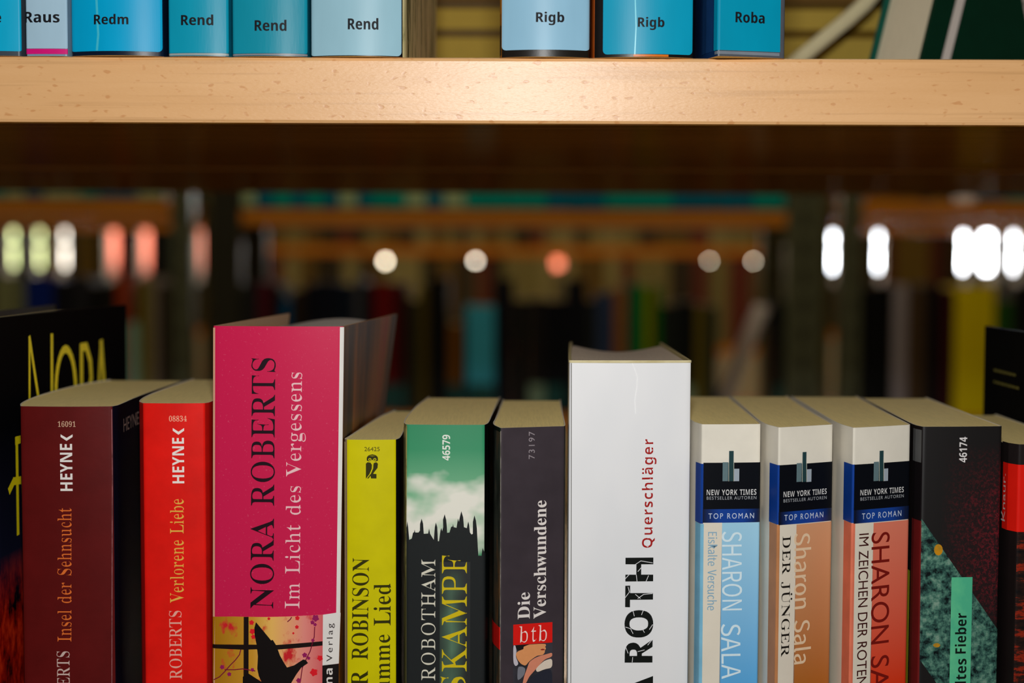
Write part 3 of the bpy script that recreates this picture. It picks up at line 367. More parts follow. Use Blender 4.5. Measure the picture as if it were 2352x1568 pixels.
 'L': {
  'A': '(R&B&B&S&B&a&j(4&j(@&B(R&B(%(i&o(i!&e&w&k(0&w([&x([(*(0(0&w',
  'E': '(O&T&B(F&B(F&P&e&P&e(#(:(#(:(2&e(2&e(Z(D(Z(D(i&T(i',
  'H': '(i&T&B&e&B&e(#(F(#(F&B(V&B(V(i(F(i(F(2&e(2&e(i&T(i',
  'L': '(G&T&B(B&B(B&P&e&P&e(i&T(i',
  'N': '(g&T&B&d&B&d(,&b(T&c(T&q(9(D&B(U&B(U(i(F(i(F(%(H&W(G&W(9&s&e(i&T(i',
  'O': '(k()&@(;&B(J&L(V&Z(^&m(a(((^(@(V(R(J(`(;(i()(k&r(i&c(`&V(R&O(@&L((&O&m&V&Z&c&L&r&B!()&N&w&P&m&W&e&c&_&r&^((&_(:&e(H&m(T&w(Z()(](6(Z(@(T(H(H(N(:(O(((N&r(H&c(@&W(6&P',
  'R': '(W&e(,&e([&{([(0(Y(;(R(>(D(;(6(0(.&{(,!(@&B(R&B(2&{(A(&(K(3(N(D(L(R(F(](=(e(0(h&}(i&T(i&T&B&e&B&e&y&|&y',
  'S': '(P&x&@(,&B(8&F(A&N(G&X(I&e(F&u(<($(.(,&w(4&m(9&e(@&b(J&e(T&m(Z&z(](*([(4(W(<(P(D([(:(d(.(i&z(k&m(j&a(e&X(^&R(T&P(H&T(9&_(.&k((&~&{(.&u(6&o(8&c(5&X(,&P&y&N&k&P&_&V&T&_&J&R&W&H&g&B',
  'V': '(L&l&B(#&B(L(i(<(i((&~&v&R&u&R&i&~&S(i&B(i',
  'a': '(J&i&@&u&B(#&F(.&N(.&N(0&B(<&B(<&}(<(0(8(:(2(B(((H&w(J&h(H&Z(C&P(=&V(2&`(7&i(:&t(<($(8(+(0(,(#&r&|&a&w&U&p&N&g&L&Z&P&L&Z&C!&m&L&e&N&_&S&]&]&a&g&o&o(,&u(,&Y(#&R&w&N',
  'c': '(B&y&@((&A(3&F(<&L(6&V(/&R((&N&z&M&k&R&a&_&]&s&a(*&k(8&{(<(%(;(,(8(2(4(:(>(3(D(*(H&z(J&k(H&_(A&T(7&N()&K&s&N&a&T&R&^&H&k&B',
  'e': '(I&y&@(*&A(5&D(>&J(8&T(1&P()&N&{&L&k&P&a&]&[&o(A&o(B&x(@(,(<(8(4(B()(H&w(J&j(H&_(A&T(6&N((&K&s&N&a&T&R&_&H&k&B!&Z&z&a(/&k(:&w(<(((:(1(0(4&z',
  'h': '(R&R&B&c&B&c(-&l(5&t(:&}(<(,(9(2(0(4&}(4&B(D&B(D(#(C(2(@(<(:(D(2(H(&(J&v(H&k(B&c(:&c(M&c(u&R(u',
  'i': '&s&R&B&c&B&c(G&R(G!&Z(Z&a(]&e(a&f(g&e(l&a(o&Z(q&T(o&Q(l&P(g&Q(a&T(]',
  'k': '(H&R&B&c&B&c&[&u&q(6&B(G&B&~&{(B(G(1(G&c&p&c&p&c(u&R(u',
  'l': '&u&d&@&m&A&k&N&g&M&e&N&d&P&c&T&c(u&R(u&R&U&T&J&Z&B',
  'n': '(S&R&B&c&B&c(-&l(5&t(:&}(<(,(9(2(0(4&}(4&B(D&B(D(#(C(2(@(<(:(D(2(H(&(J&v(H&k(B&b(9&b(9&`(G&R(G',
  'o': '(R&x&@(*&B(6&H(@&R(F&a(I&s(F()(@(7(6(A(*(H&x(J&k(H&_(A&T(7&N()&K&s&N&a&T&R&_&H&k&B!&x&M&i&R&`&_&]&s&`(*&i(8&x(<(,(8(5(*(8&s(5&_(,&R',
  'r': '(,&R&B&c&B&c($&k(2&s(9&{(;(*(:(,(H&}(J&s(G&j(@&b(6&b(6&`(G&R(G',
  's': '(:&l&@(#&D(0&N(4&](/&k(#&t&q&z&g&~&`((&](0&_(6&e(;&o(=&w(<&}(9(*(4(1(>()(D&z(H&o(J&](F&P(<&M(.&Q&}&]&s&i&n&t&j&|&d(#&[&}&T&w&N&m&L&b&N&X&R&P&X&H&M&R&F&_&B',
  't': '(*&q&@&w&@&}&B((&C(#&P&u&L&l&O&g&U&f&`&f(:(#(:(#(G&f(G&f(c&X(c&V(G&F(F&F(:&U(:&U&a&V&U&X&L&_&F&g&A',
  'u': '(R&o&@&{&B(*&H(4&Q(4&Q(5&B(B&B(B(G(2(G(2&_(*&T&}&O&s&N&i&P&c&X&b&h&b(G&P(G&P&f&R&X&U&N&[&F&d&A',
 },
}
def num(s): return (ALPHA.index(s[0]) * 90 + ALPHA.index(s[1]) - 300) * 2
def glyph(font, ch):
    s = GLYPHS[font][ch]
    adv = num(s[:2]); loops = []
    for part in s[2:].split('!'):
        loops.append([(num(part[i:i + 2]), num(part[i + 2:i + 4])) for i in range(0, len(part) - 3, 4)])
    return adv, loops
def slim(loops, t):
    """draw in the upright strokes of a heavy letter, hairlines kept"""
    def area(l): return sum(a[0] * b[1] - b[0] * a[1] for a, b in zip(l, l[1:] + l[:1]))
    if area(max(loops, key=lambda l: abs(area(l)))) < 0: loops = [l[::-1] for l in loops]
    segs = [(a, b) for lp in loops for a, b in zip(lp, lp[1:] + lp[:1])]
    out = []
    for lp in loops:
        n = len(lp); new = []
        for i, p in enumerate(lp):
            a, b = lp[i - 1], lp[(i + 1) % n]
            dx, dy = b[0] - a[0], b[1] - a[1]; L = math.hypot(dx, dy) or 1
            nx = dy / L
            best = None
            for (q, r) in segs:
                if (q[1] - p[1]) * (r[1] - p[1]) < 0 or (q[1] == p[1] and r[1] != p[1] and p not in (q, r)):
                    xx = q[0] + (r[0] - q[0]) * (p[1] - q[1]) / (r[1] - q[1]); d = (xx - p[0]) * (-1 if nx > 0 else 1)
                    if d > 3 and (best is None or d < best): best = d
            m = min(t, .30 * best) if best else t * .5
            new.append((p[0] - nx * m, p[1]))
        out.append(new)
    return out
UML = {'Ü': 'U', 'ä': 'a', 'ü': 'u', 'ö': 'o'}
def text_loops(s, font, thin=0, track=0, space=250):
    x = 0; res = []
    for ch in s:
        if ch == ' ': x += space + track; continue
        base = UML.get(ch, ch)
        adv, lp = glyph(font, base)
        if thin: lp = slim(lp, thin)
        if ch != base:
            xs = [p[0] for l in lp for p in l]; ys = [p[1] for l in lp for p in l]
            c = (min(xs) + max(xs)) / 2; t = max(ys) + 90
            for d in (-85, 85):
                lp = lp + [[(c + d + 42 * math.cos(a), t + 50 * math.sin(a)) for a in (2 * math.pi * k / 8 for k in range(8))]]
        res += [[(px + x, py) for px, py in l] for l in lp]
        x += adv + track
    return res
def fill_loops(loops):
    """flat filled mesh (verts 2D, tris) of closed outlines with holes"""
    c = bpy.data.curves.new('outline', 'CURVE'); c.dimensions = '2D'; c.fill_mode = 'BOTH'
    for lp in loops:
        if len(lp) < 3: continue
        s = c.splines.new('POLY'); s.points.add(len(lp) - 1); s.use_cyclic_u = True
        for p, q in zip(s.points, lp): p.co = (q[0], q[1], 0, 1)
    o = bpy.data.objects.new('outline', c); COL.objects.link(o)
    dg = bpy.context.evaluated_depsgraph_get(); ev = o.evaluated_get(dg); me = ev.to_mesh()
    vs = [(v.co.x, v.co.y) for v in me.vertices]; fs = [tuple(p.vertices) for p in me.polygons]
    ev.to_mesh_clear(); bpy.data.objects.remove(o); bpy.data.curves.remove(c)
    return vs, fs
def stroke(pts, w, closed=False):
    """outline quads of a pen line"""
    out = []
    n = len(pts)
    for i in range(n if closed else n - 1):
        a, b = Vector(pts[i]).to_2d(), Vector(pts[(i + 1) % n]).to_2d(); d = (b - a)
        if d.length < 1e-9: continue
        d.normalize(); q = Vector((-d.y, d.x)) * w / 2; e = d * w * .25
        out.append([tuple(a - e + q), tuple(a - e - q), tuple(b + e - q), tuple(b + e + q)])
    return out

# ---------------------------------------------------------------- a book
def chaikin(P, k=2):
    for _ in range(k):
        Q = [P[0]]
        for a, b in zip(P, P[1:]):
            a, b = Vector(a), Vector(b); Q += [tuple(a * .75 + b * .25), tuple(a * .25 + b * .75)]
        Q.append(P[-1]); P = Q
    return P
class Book:
    """left / spine / right: plan outline in mm, back-left to front to back-right"""
    def __init__(s, name, label, left, spine, right, top, foot=SHELF, t=.4, spine_mat=None, left_mat=None, right_mat=None,
                 rim=None, pages=None, sink=.3, bulge=0.0, group=None, warp=None, sag=0.0, trim=3.0, back_in=0.0):
        s.top, s.foot, s.warp = top, foot, warp
        full = left + spine + right
        cx = (spine[0][0] + spine[-1][0]) / 2
        s.org = Vector((cx, 0, foot))
        s.root = empty(name, world(s.org), label, 'book', group)
        # finer outline
        sp = [left[-1]] + spine + [right[0]]
        if len(spine) == 2:
            a, b = Vector(spine[0]), Vector(spine[-1]); n = 12; sp2 = []
            for i in range(n + 1):
                u = i / n; p = a.lerp(b, u); sp2.append((p.x, p.y - bulge * (1 - (2 * u - 1) ** 2)))
            spine = sp2
        def near(c, q, r=1.4):      # keeps the folds crisp
            c, q = Vector(c), Vector(q); d = q - c
            return tuple(c + d.normalized() * min(r, d.length * .4))
        path = chaikin(left + [near(spine[0], left[-1])] + spine + [near(spine[-1], right[0])] + right, 2)
        pl, pr = Vector(spine[0]), Vector(spine[-1])
        il = min(range(len(path)), key=lambda i: (Vector(path[i]) - pl).length)
        ir = min(range(len(path)), key=lambda i: (Vector(path[i]) - pr).length)
        s.path = [Vector(p) for p in path]
        s.nor = []
        for i in range(len(path)):
            a = s.path[max(0, i - 1)]; b = s.path[min(len(path) - 1, i + 1)]; d = (b - a).normalized()
            s.nor.append(Vector((d.y, -d.x)))      # outward
        s.il, s.ir = il, ir
        rim = rim or ink((226, 216, 196))
        zs = [foot, foot + (top - foot) * .3, foot + (top - foot) * .6, top - 45, top - 20, top]
        s.left_ob = s.strip('back_cover', 0, il, zs, t, [left_mat, rim])
        s.spine_ob = s.strip('spine', il, ir, zs, t, [spine_mat, rim])
        s.right_ob = s.strip('front_cover', ir, len(path) - 1, zs, t, [right_mat, rim])
        # leaves
        bm = bmesh.new(); ins = []
        for p, n in zip(s.path, s.nor): ins.append(p - n * (t + .05))
        bl, br = ins[0].copy(), ins[-1].copy()
        tot = max((bl.y, br.y)) - trim
        ins = [p for p in ins if p.y < tot - .5]
        bx = (bl.x, br.x)
        fore = [Vector((bx[1] + (bx[0] - bx[1]) * u - (0 if 0 < u < 1 else 0), tot - back_in * math.sin(math.pi * u))) for u in (0.02, .2, .35, .5, .65, .8, .98)]
        loop = ins + fore
        n = len(loop)
        layers = []
        for z in zs[:-1] + [top - sink]:
            layers.append([bm.verts.new(s.loc(p, z)) for p in loop])
        for u, v in zip(layers, layers[1:]):
            for k in range(n): bm.faces.new((u[k], u[(k + 1) % n], v[(k + 1) % n], v[k]))
        lid = layers[-1]
        bmesh.ops.triangle_fill(bm, edges=[e for e in bm.edges if e.verts[0] in set(lid) and e.verts[1] in set(lid)], use_beauty=True)
        bm.faces.new(layers[0][::-1])
        if sag:        # leaves that dip or swell towards the fore edge
            zt = s.loc(loop[0], top - sink).z
            for no, cs in (((0, 1, 0), [tot * k / 7 for k in range(1, 7)]), ((1, 0, 0), [bl.x + (br.x - bl.x) * k / 9 for k in range(1, 9)])):
                for c in cs:
                    q = s.loc((c, c), 0)
                    bmesh.ops.bisect_plane(bm, geom=bm.verts[:] + bm.edges[:] + bm.faces[:], plane_co=(q.x, q.y, 0), plane_no=no)
            x0_, x1_ = s.loc(bl, top).x, s.loc(br, top).x
            for v_ in bm.verts:
                if abs(v_.co.z - zt) < 1e-6:
                    u = max(0, min(1, v_.co.y / (tot * MM))); q = max(0, min(1, (v_.co.x - x0_) / (x1_ - x0_)))
                    v_.co.z -= sag * MM * u * math.sin(math.pi * q)
        bmesh.ops.recalc_face_normals(bm, faces=bm.faces)
        build('page_block', bm, pages or paper(), s.root)
    def loc(s, p, z):
        p = Vector(p)
        if s.warp: p = Vector(s.warp(p.x, p.y, z))
        return Vector(((p.x - s.org.x) * MM, (p.y - s.org.y) * MM, (z - s.org.z) * MM))
    def strip(s, name, i0, i1, zs, t, mats):
        bm = bmesh.new(); O, I = [], []
        for z in zs:
            O.append([bm.verts.new(s.loc(s.path[i], z)) for i in range(i0, i1 + 1)])
            I.append([bm.verts.new(s.loc(s.path[i] - s.nor[i] * t, z)) for i in range(i0, i1 + 1)])
        n = i1 - i0
        for k in range(len(zs) - 1):
            for j in range(n):
                bm.faces.new((O[k][j], O[k][j + 1], O[k + 1][j + 1], O[k + 1][j]))
                f = bm.faces.new((I[k][j], I[k + 1][j], I[k + 1][j + 1], I[k][j + 1])); f.material_index = 1
        C = lambda *vs: bm.faces.new([bm.verts.new(v.co) for v in vs])
        for j in range(n):
            f = C(O[-1][j], O[-1][j + 1], I[-1][j + 1], I[-1][j]); f.material_index = 1
            f = C(O[0][j], I[0][j], I[0][j + 1], O[0][j + 1]); f.material_index = 1
        for j in (0, n):
            for k in range(len(zs) - 1):
                f = C(O[k][j], O[k + 1][j], I[k + 1][j], I[k][j]) if j == 0 else C(O[k][j], I[k][j], I[k + 1][j], O[k + 1][j])
                f.material_index = 1
        ob = build(name, bm, mats, s.root)
        for f in ob.data.polygons: f.use_smooth = f.material_index == 0
        return ob
    # --- prints lie on the cover: (c, z) -> surface, c = x on the spine, c = depth on a side
    def chart(s, side):
        if side == 'spine':
            n = len(s.path); mi = 0; out = []
            lo = 0
            while lo < n - 1 and s.path[lo + 1].x <= s.path[lo].x: lo += 1
            idx = range(lo, n)
            last = -1e9
            for i in idx:
                if s.path[i].x > last + 1e-4:
                    out.append((s.path[i].x, s.path[i], s.nor[i])); last = s.path[i].x
                elif i > s.ir: break
            return out
        idx = range(s.ir, len(s.path)) if side == 'right' else range(s.il, -1, -1)
        out = []; last = -1e9
        for i in idx:
            if s.path[i].y > last + 1e-4: out.append((s.path[i].y, s.path[i], s.nor[i])); last = s.path[i].y
        return out
    def surf(s, ch, c, off):
        if c <= ch[0][0]: a = b = ch[0]; u = 0
        elif c >= ch[-1][0]: a = b = ch[-1]; u = 0
        else:
            for a, b in zip(ch, ch[1:]):
                if a[0] <= c <= b[0]: u = (c - a[0]) / (b[0] - a[0]); break
        p = a[1].lerp(b[1], u); n = a[2].lerp(b[2], u).normalized()
        return p + n * off
    def yx(s, x):
        ch = s.chart('spine'); return s.surf(ch, x, 0).y
    def px(s, px, py):
        """photo pixel -> (x, z) on this spine"""
        ch = s.chart('spine'); zg = on_plane(px, py, 0).z; V = []
        for x, p, n in ch:
            q = Vector(s.warp(p.x, p.y, zg)) if s.warp else p
            v = RIG.transposed() @ Vector((q.x, q.y + DIST, zg)); V.append(1176 + FPX * v.x / v.y)
        m_ = max(range(len(V)), key=lambda k: V[k]); V = V[:m_ + 1]
        if px <= V[0]: i = 0
        elif px >= V[-1]: i = len(V) - 2
        else: i = next(k for k in range(len(V) - 1) if V[k] <= px <= V[k + 1])
        u = (px - V[i]) / (V[i + 1] - V[i]); u = max(-3, min(4, u))
        x = ch[i][0] + (ch[i + 1][0] - ch[i][0]) * u
        y = ch[i][1].y + (ch[i + 1][1].y - ch[i][1].y) * max(0, min(1, u))
        return x, on_plane(px, py, y).z
    def lay(s, name, vs, fs, mat, side='spine', layer=1, label=None, root=None):
        ch = s.chart(side)
        bm = bmesh.new(); V = [bm.verts.new((v[0], v[1], v[2] if len(v) > 2 else 0)) for v in vs]
        for f in fs:
            try: bm.faces.new([V[i] for i in f])
            except ValueError: pass
        if not bm.faces: bm.free(); return None
        lo, hi = min(v[0] for v in vs), max(v[0] for v in vs)
        cuts = [c[0] for c in ch if lo + .01 < c[0] < hi - .01]
        for c in cuts:
            bmesh.ops.bisect_plane(bm, geom=bm.verts[:] + bm.edges[:] + bm.faces[:], plane_co=(c, 0, 0), plane_no=(1, 0, 0))
        if s.warp:
            for z in (s.top - 45, s.top - 20):
                bmesh.ops.bisect_plane(bm, geom=bm.verts[:] + bm.edges[:] + bm.faces[:], plane_co=(0, z, 0), plane_no=(0, 1, 0))
        off = .05 + .07 * layer
        for v in bm.verts:
            v.co = s.loc(s.surf(ch, v.co.x, off + v.co.z), v.co.y)
        bm.normal_update()
        for f in bm.faces:
            n = f.normal
            want = Vector((0, -1, 0)) if side == 'spine' else Vector((1 if side == 'right' else -1, 0, 0))
            if n.dot(want) < 0: f.normal_flip()
        return build(name, bm, mat, {'spine': s.spine_ob, 'left': s.left_ob, 'right': s.right_ob}[side], label=label)
    def poly(s, name, loops, mat, side='spine', layer=1, label=None, mm=False):
        if not mm and side == 'spine': loops = [[s.px(*p) for p in l] for l in loops]
        vs, fs = fill_loops(loops)
        return s.lay(name, vs, fs, mat, side, layer, label)
    def polys(s, name, loops, mat, layer=1, side='spine', label=None, mm=False):
        """overlapping simple outlines in one print"""
        vs, fs = [], []
        for i, l in enumerate(loops):
            if not mm and side == 'spine': l = [s.px(*p) for p in l]
            k = len(vs); vs += [(p[0], p[1], .006 * (i % 7)) for p in l]; fs.append(tuple(range(k, k + len(l))))
        return s.lay(name, vs, fs, mat, side, layer, label)
    def rect(s, name, x0, y0, x1, y1, mat, layer=1, label=None, skew=0, slant=0, rnd=0):
        ym = (max(60, min(1540, y0)) + max(60, min(1540, y1))) / 2
        a = s.px(x0, ym)[0]; b = s.px(x1, ym)[0]
        xm = (x0 + x1) / 2
        c = s.px(xm, y0)[1]; d = s.px(xm, y1)[1]
        k = skew / 5.93
        if rnd:
            pts = []
            for (cx, cz, a0) in ((b - rnd, c - rnd, 0), (a + rnd, c - rnd, 90), (a + rnd, d + rnd, 180), (b - rnd, d + rnd, 270)):
                for q in range(5):
                    th = math.radians(a0 + q * 22.5); pts.append((cx + rnd * math.cos(th), cz + rnd * math.sin(th)))
            return s.poly(name, [pts], mat, 'spine', layer, label, mm=True)
        return s.poly(name, [[(a, c + slant), (b, c - slant), (b - k, d - slant), (a - k, d + slant)]], mat, 'spine', layer, label, mm=True)
    def text(s, name, string, font, bx, mat, rot=90, thin=0, track=0, skew=0, layer=2, label=None, space=None):
        x0, y0, x1, y1 = bx
        a = s.px(x0, (y0 + y1) / 2)[0]; b = s.px(x1, (y0 + y1) / 2)[0]
        c = s.px((x0 + x1) / 2, y0)[1]; d = s.px((x0 + x1) / 2, y1)[1]
        return s.text_mm(name, string, font, (a, d, b, c), mat, rot, thin, track, skew, layer, label, 'spine', space)
    def text_mm(s, name, string, font, bx, mat, rot=90, thin=0, track=0, skew=0, layer=2, label=None, side='spine', space=None):
        a, d, b, c = bx
        space = space or (130 if font == 'L' else 250)
        L = text_loops(string, font, thin, track, space)
        u0 = min(p[0] for l in L for p in l); u1 = max(p[0] for l in L for p in l)
        v0 = min(p[1] for l in L for p in l); v1 = max(p[1] for l in L for p in l)
        def m(p):
            u = (p[0] - u0) / (u1 - u0); v = (p[1] - v0) / (v1 - v0)
            if rot == 0: return a + (b - a) * u, d + (c - d) * v
            if rot == 90: x, z = b - (b - a) * v, d + (c - d) * u
            else: x, z = a + (b - a) * v, c - (c - d) * u
            return x + skew / 5.93 * ((z - d) / (c - d) - .5), z
        vs, fs = fill_loops([[m(p) for p in l] for l in L])
        return s.lay(name, vs, fs, mat, side, layer, label)
# ---------------------------------------------------------------- the hall
FLOOR = -EYE / MM
def struct(name, bm, m, parent=None):
    o = build(name, bm, m, parent)
    if parent is None: o['kind'] = 'structure'
    return o
def wbox(name, x0, x1, y0, y1, z0, z1, m, parent=None, bevel=0):
    """a block given in mm from the eye"""
    bm = bmesh.new(); c = Vector(((x0 + x1) / 2, (y0 + y1) / 2, z0))
    box(bm, (x0 - x1) / 2 * MM, (x1 - x0) / 2 * MM, (y0 - y1) / 2 * MM, (y1 - y0) / 2 * MM, 0, (z1 - z0) * MM, 0, bevel * MM)
    o = build(name, bm, m, parent)
    o.location = world(c) if parent is None else Vector(c) * MM
    return o
M_floor = plain('grey linoleum', (112, 104, 92), .35, scale=12)
M_wall = plain('cream wall paint', (196, 184, 158), .8, scale=6)
M_frame = plain('dark window frame', (60, 56, 50), .4)
wbox('floor', -4600, 4600, -1500, 7600, FLOOR - 60, FLOOR, M_floor)['kind'] = 'structure'
wbox('ceiling', -4600, 4600, 700, 7600, 1420, 1480, M_wall)['kind'] = 'structure'
WY = 7400.0
SILL = -112.0
wbox('wall_back', -4600, 4600, WY, WY + 200, FLOOR, SILL, M_wall)['kind'] = 'structure'
h = wbox('trim_1', -4600, 4600, WY - 60, WY + 200, SILL - 30, SILL, M_wall); h['kind'] = 'structure'
wbox('trim_2', -4600, 4600, WY, WY + 200, 900, 1420, M_wall)['kind'] = 'structure'
WINS = [(-3500, -1450, [(222, 232, 162), (255, 244, 226)], 8.0),
        (-1350, 1450, [(255, 238, 205), (255, 240, 214), (255, 236, 206)], 15.0),
        (1550, 3500, [(245, 250, 255), (250, 252, 255), (245, 250, 255)], 26.0)]
wbox('trim_3', -1450, -1350, WY, WY + 200, SILL, 900, M_wall)['kind'] = 'structure'
wbox('trim_4', 1450, 1550, WY, WY + 200, SILL, 900, M_wall)['kind'] = 'structure'
wbox('trim_5', -4600, -3500, WY, WY + 200, SILL, 900, M_wall)['kind'] = 'structure'
wbox('trim_6', 3500, 4600, WY, WY + 200, SILL, 900, M_wall)['kind'] = 'structure'
for i, (a, b, cols, st) in enumerate(WINS):
    bm = bmesh.new(); W_ = b - a; N = len(cols)
    for k in range(N + 1):
        x = a + (W_ - 50) * k / N
        box(bm, x * MM, (x + 50) * MM, (WY + 60) * MM, (WY + 120) * MM, SILL * MM, .9)
    for z in (SILL, 40, 430, 860):
        box(bm, a * MM, b * MM, (WY + 64) * MM, (WY + 116) * MM, z * MM, (z + (40 if z != 40 else 24)) * MM)
    fr = build(f'window_{i + 1}', bm, M_frame, None, (0, 0, EYE)); fr['kind'] = 'structure'
    for k in range(N):
        x = a + 50 + (W_ - 50) * k / N
        p = bmesh.new(); box(p, x * MM, (x + (W_ - 50) / N - 50) * MM, (WY + 125) * MM, (WY + 131) * MM, SILL * MM, .9)
        build('pane', p, glow('bright sky in the pane', cols[k], st), fr)
# ---------------------------------------------------------------- shelving
M_edge = beech('beech edge', (226, 176, 122), .35, (210, 156, 98), .42)
M_edge_top = beech('beech top face', (226, 168, 88), .30)
M_under_shaded = underside()
M_far_warm = beech('warm-lit far beech', (232, 146, 30), .32, (200, 116, 20))  # same beech, the hall's warm light put into its deeper orange
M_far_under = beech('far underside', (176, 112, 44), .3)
M_steel = plain('grey green steel', (104, 108, 84), .42, .25)
M_steel_dark = plain('dark steel', (52, 50, 38), .45, .25)
GB = 'shelf boards across the aisle'
def shelf_board(x0, x1, y0, y1, z0, z1, label, mats, group=None, strip=18.0, back=False, baffle=0):
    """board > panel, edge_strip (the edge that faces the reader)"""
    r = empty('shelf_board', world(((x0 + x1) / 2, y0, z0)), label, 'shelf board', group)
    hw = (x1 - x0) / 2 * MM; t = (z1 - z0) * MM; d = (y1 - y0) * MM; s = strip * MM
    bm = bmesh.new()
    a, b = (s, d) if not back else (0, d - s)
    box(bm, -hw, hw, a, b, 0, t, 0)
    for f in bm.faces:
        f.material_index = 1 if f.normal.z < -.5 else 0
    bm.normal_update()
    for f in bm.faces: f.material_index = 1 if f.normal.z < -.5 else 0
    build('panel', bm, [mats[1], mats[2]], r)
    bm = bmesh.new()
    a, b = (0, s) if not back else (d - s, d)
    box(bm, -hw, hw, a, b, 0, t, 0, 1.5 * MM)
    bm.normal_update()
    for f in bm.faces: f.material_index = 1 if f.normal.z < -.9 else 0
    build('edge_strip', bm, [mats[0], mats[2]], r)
    if baffle:  # added strip under the board, stops window light leaking over the books
        bm = bmesh.new(); box(bm, -hw, hw, d - .02, d, -baffle * MM, 0); build('light_baffle', bm, mats[0], r)
    return r
NEAR = (M_edge, M_edge_top, M_under_shaded); FAR = (M_far_warm, M_far_warm, M_far_under)
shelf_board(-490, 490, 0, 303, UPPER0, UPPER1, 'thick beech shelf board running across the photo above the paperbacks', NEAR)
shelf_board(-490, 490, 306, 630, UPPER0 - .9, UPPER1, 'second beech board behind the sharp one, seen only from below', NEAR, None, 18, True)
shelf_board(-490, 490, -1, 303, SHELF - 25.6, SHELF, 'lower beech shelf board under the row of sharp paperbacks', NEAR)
def upright(x0, x1, y, depth, label, mat, group):
    r = empty('shelf_upright', world(((x0 + x1) / 2, y, FLOOR)), label, 'shelf post', group)
    hw = (x1 - x0) / 2 * MM; H = (1180 - FLOOR) * MM
    for yy in (0, depth - 40):
        bm = bmesh.new(); box(bm, -hw, hw, yy * MM, (yy + 40) * MM, 0, H, 0, 2 * MM)
        for k in range(40):        # slots for the brackets
            z = .35 + k * .05
            box(bm, -hw * .18, hw * .18, (yy - .6) * MM, (yy + 1) * MM, z, z + .028, 1)
        build('post', bm, [mat, M_steel_dark], r)
    for z in (.12, .8, 1.6, 2.3):
        bm = bmesh.new(); box(bm, -hw * .6, hw * .6, 40 * MM, (depth - 40) * MM, z, z + .03)
        build('tie_bar', bm, mat, r)
    bm = bmesh.new(); box(bm, -hw * 1.3, hw * 1.3, -10 * MM, (depth + 10) * MM, 0, .02); build('foot', bm, M_steel_dark, r)
    return r
for x, l in ((-516, 'steel post holding the near shelves at their left end'), (516, 'steel post holding the near shelves at their right end')):
    upright(x - 22, x + 22, 0, 630, l, M_steel, 'posts of the near rack')
SHELF2 = -278.0
R2 = 2060.0; R3 = 4010.0
def x2(px): return X(px, R2, 700)
def x3(px): return X(px, R3, 600)
P1 = (x2(395), x2(441)); P2 = (x2(483), x2(553)); P3 = (x2(1806), x2(1886)); P4 = (x2(1930), x2(1977))
upright(*P1, R2, 300, 'grey steel post left of the gap, at the left bay across the aisle', M_steel, None)
upright(*P2, R2, 300, 'broad dark steel post at the left end of the middle bay', M_steel_dark, None)
upright(*P3, R2, 300, 'broad grey green steel post at the right end of the middle bay', M_steel, None)
upright(*P4, R2, 300, 'narrow grey green post just left of the right bay', M_steel, None)
L2, R2X = -1500.0, 1500.0
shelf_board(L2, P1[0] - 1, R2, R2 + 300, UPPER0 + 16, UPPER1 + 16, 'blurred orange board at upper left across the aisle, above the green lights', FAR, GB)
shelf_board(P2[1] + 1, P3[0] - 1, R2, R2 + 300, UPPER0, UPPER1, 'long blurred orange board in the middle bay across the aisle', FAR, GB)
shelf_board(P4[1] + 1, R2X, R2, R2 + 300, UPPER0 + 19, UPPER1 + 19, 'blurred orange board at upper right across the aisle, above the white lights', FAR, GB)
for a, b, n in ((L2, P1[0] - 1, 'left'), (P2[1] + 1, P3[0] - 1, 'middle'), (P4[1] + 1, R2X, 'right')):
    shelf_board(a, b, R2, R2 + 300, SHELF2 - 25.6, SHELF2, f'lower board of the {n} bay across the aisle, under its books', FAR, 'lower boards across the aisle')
upright(L2 - 45, L2, R2, 300, 'post at the far left end of the rack across the aisle', M_steel, None)
upright(R2X, R2X + 45, R2, 300, 'post at the far right end of the rack across the aisle', M_steel, None)
# third rack
upright(x3(560), x3(600), R3, 300, 'farthest rack post, left of the middle', M_steel_dark, 'posts of the farthest rack')
upright(x3(1820), x3(1860), R3, 300, 'farthest rack post, right of the middle', M_steel_dark, 'posts of the farthest rack')
upright(-2545, -2500, R3, 300, 'farthest rack post at its left end', M_steel_dark, 'posts of the farthest rack')
upright(2500, 2545, R3, 300, 'farthest rack post at its right end', M_steel_dark, 'posts of the farthest rack')
XA, XB = x3(600) + 1, x3(1820) - 1
shelf_board(XA, XB, R3, R3 + 300, 0, 25.6, 'amber board of the farthest rack behind the middle bay', FAR, 'boards of the farthest rack', baffle=14)
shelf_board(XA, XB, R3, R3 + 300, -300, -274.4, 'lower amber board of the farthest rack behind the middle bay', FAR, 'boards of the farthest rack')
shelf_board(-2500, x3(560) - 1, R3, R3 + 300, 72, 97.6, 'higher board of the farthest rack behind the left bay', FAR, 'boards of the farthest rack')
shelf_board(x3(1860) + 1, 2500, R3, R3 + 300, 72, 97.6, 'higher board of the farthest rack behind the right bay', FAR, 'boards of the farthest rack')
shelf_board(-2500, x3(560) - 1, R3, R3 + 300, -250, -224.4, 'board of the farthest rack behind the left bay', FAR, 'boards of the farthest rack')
shelf_board(x3(1860) + 1, 2500, R3, R3 + 300, -250, -224.4, 'board of the farthest rack behind the right bay', FAR, 'boards of the farthest rack')

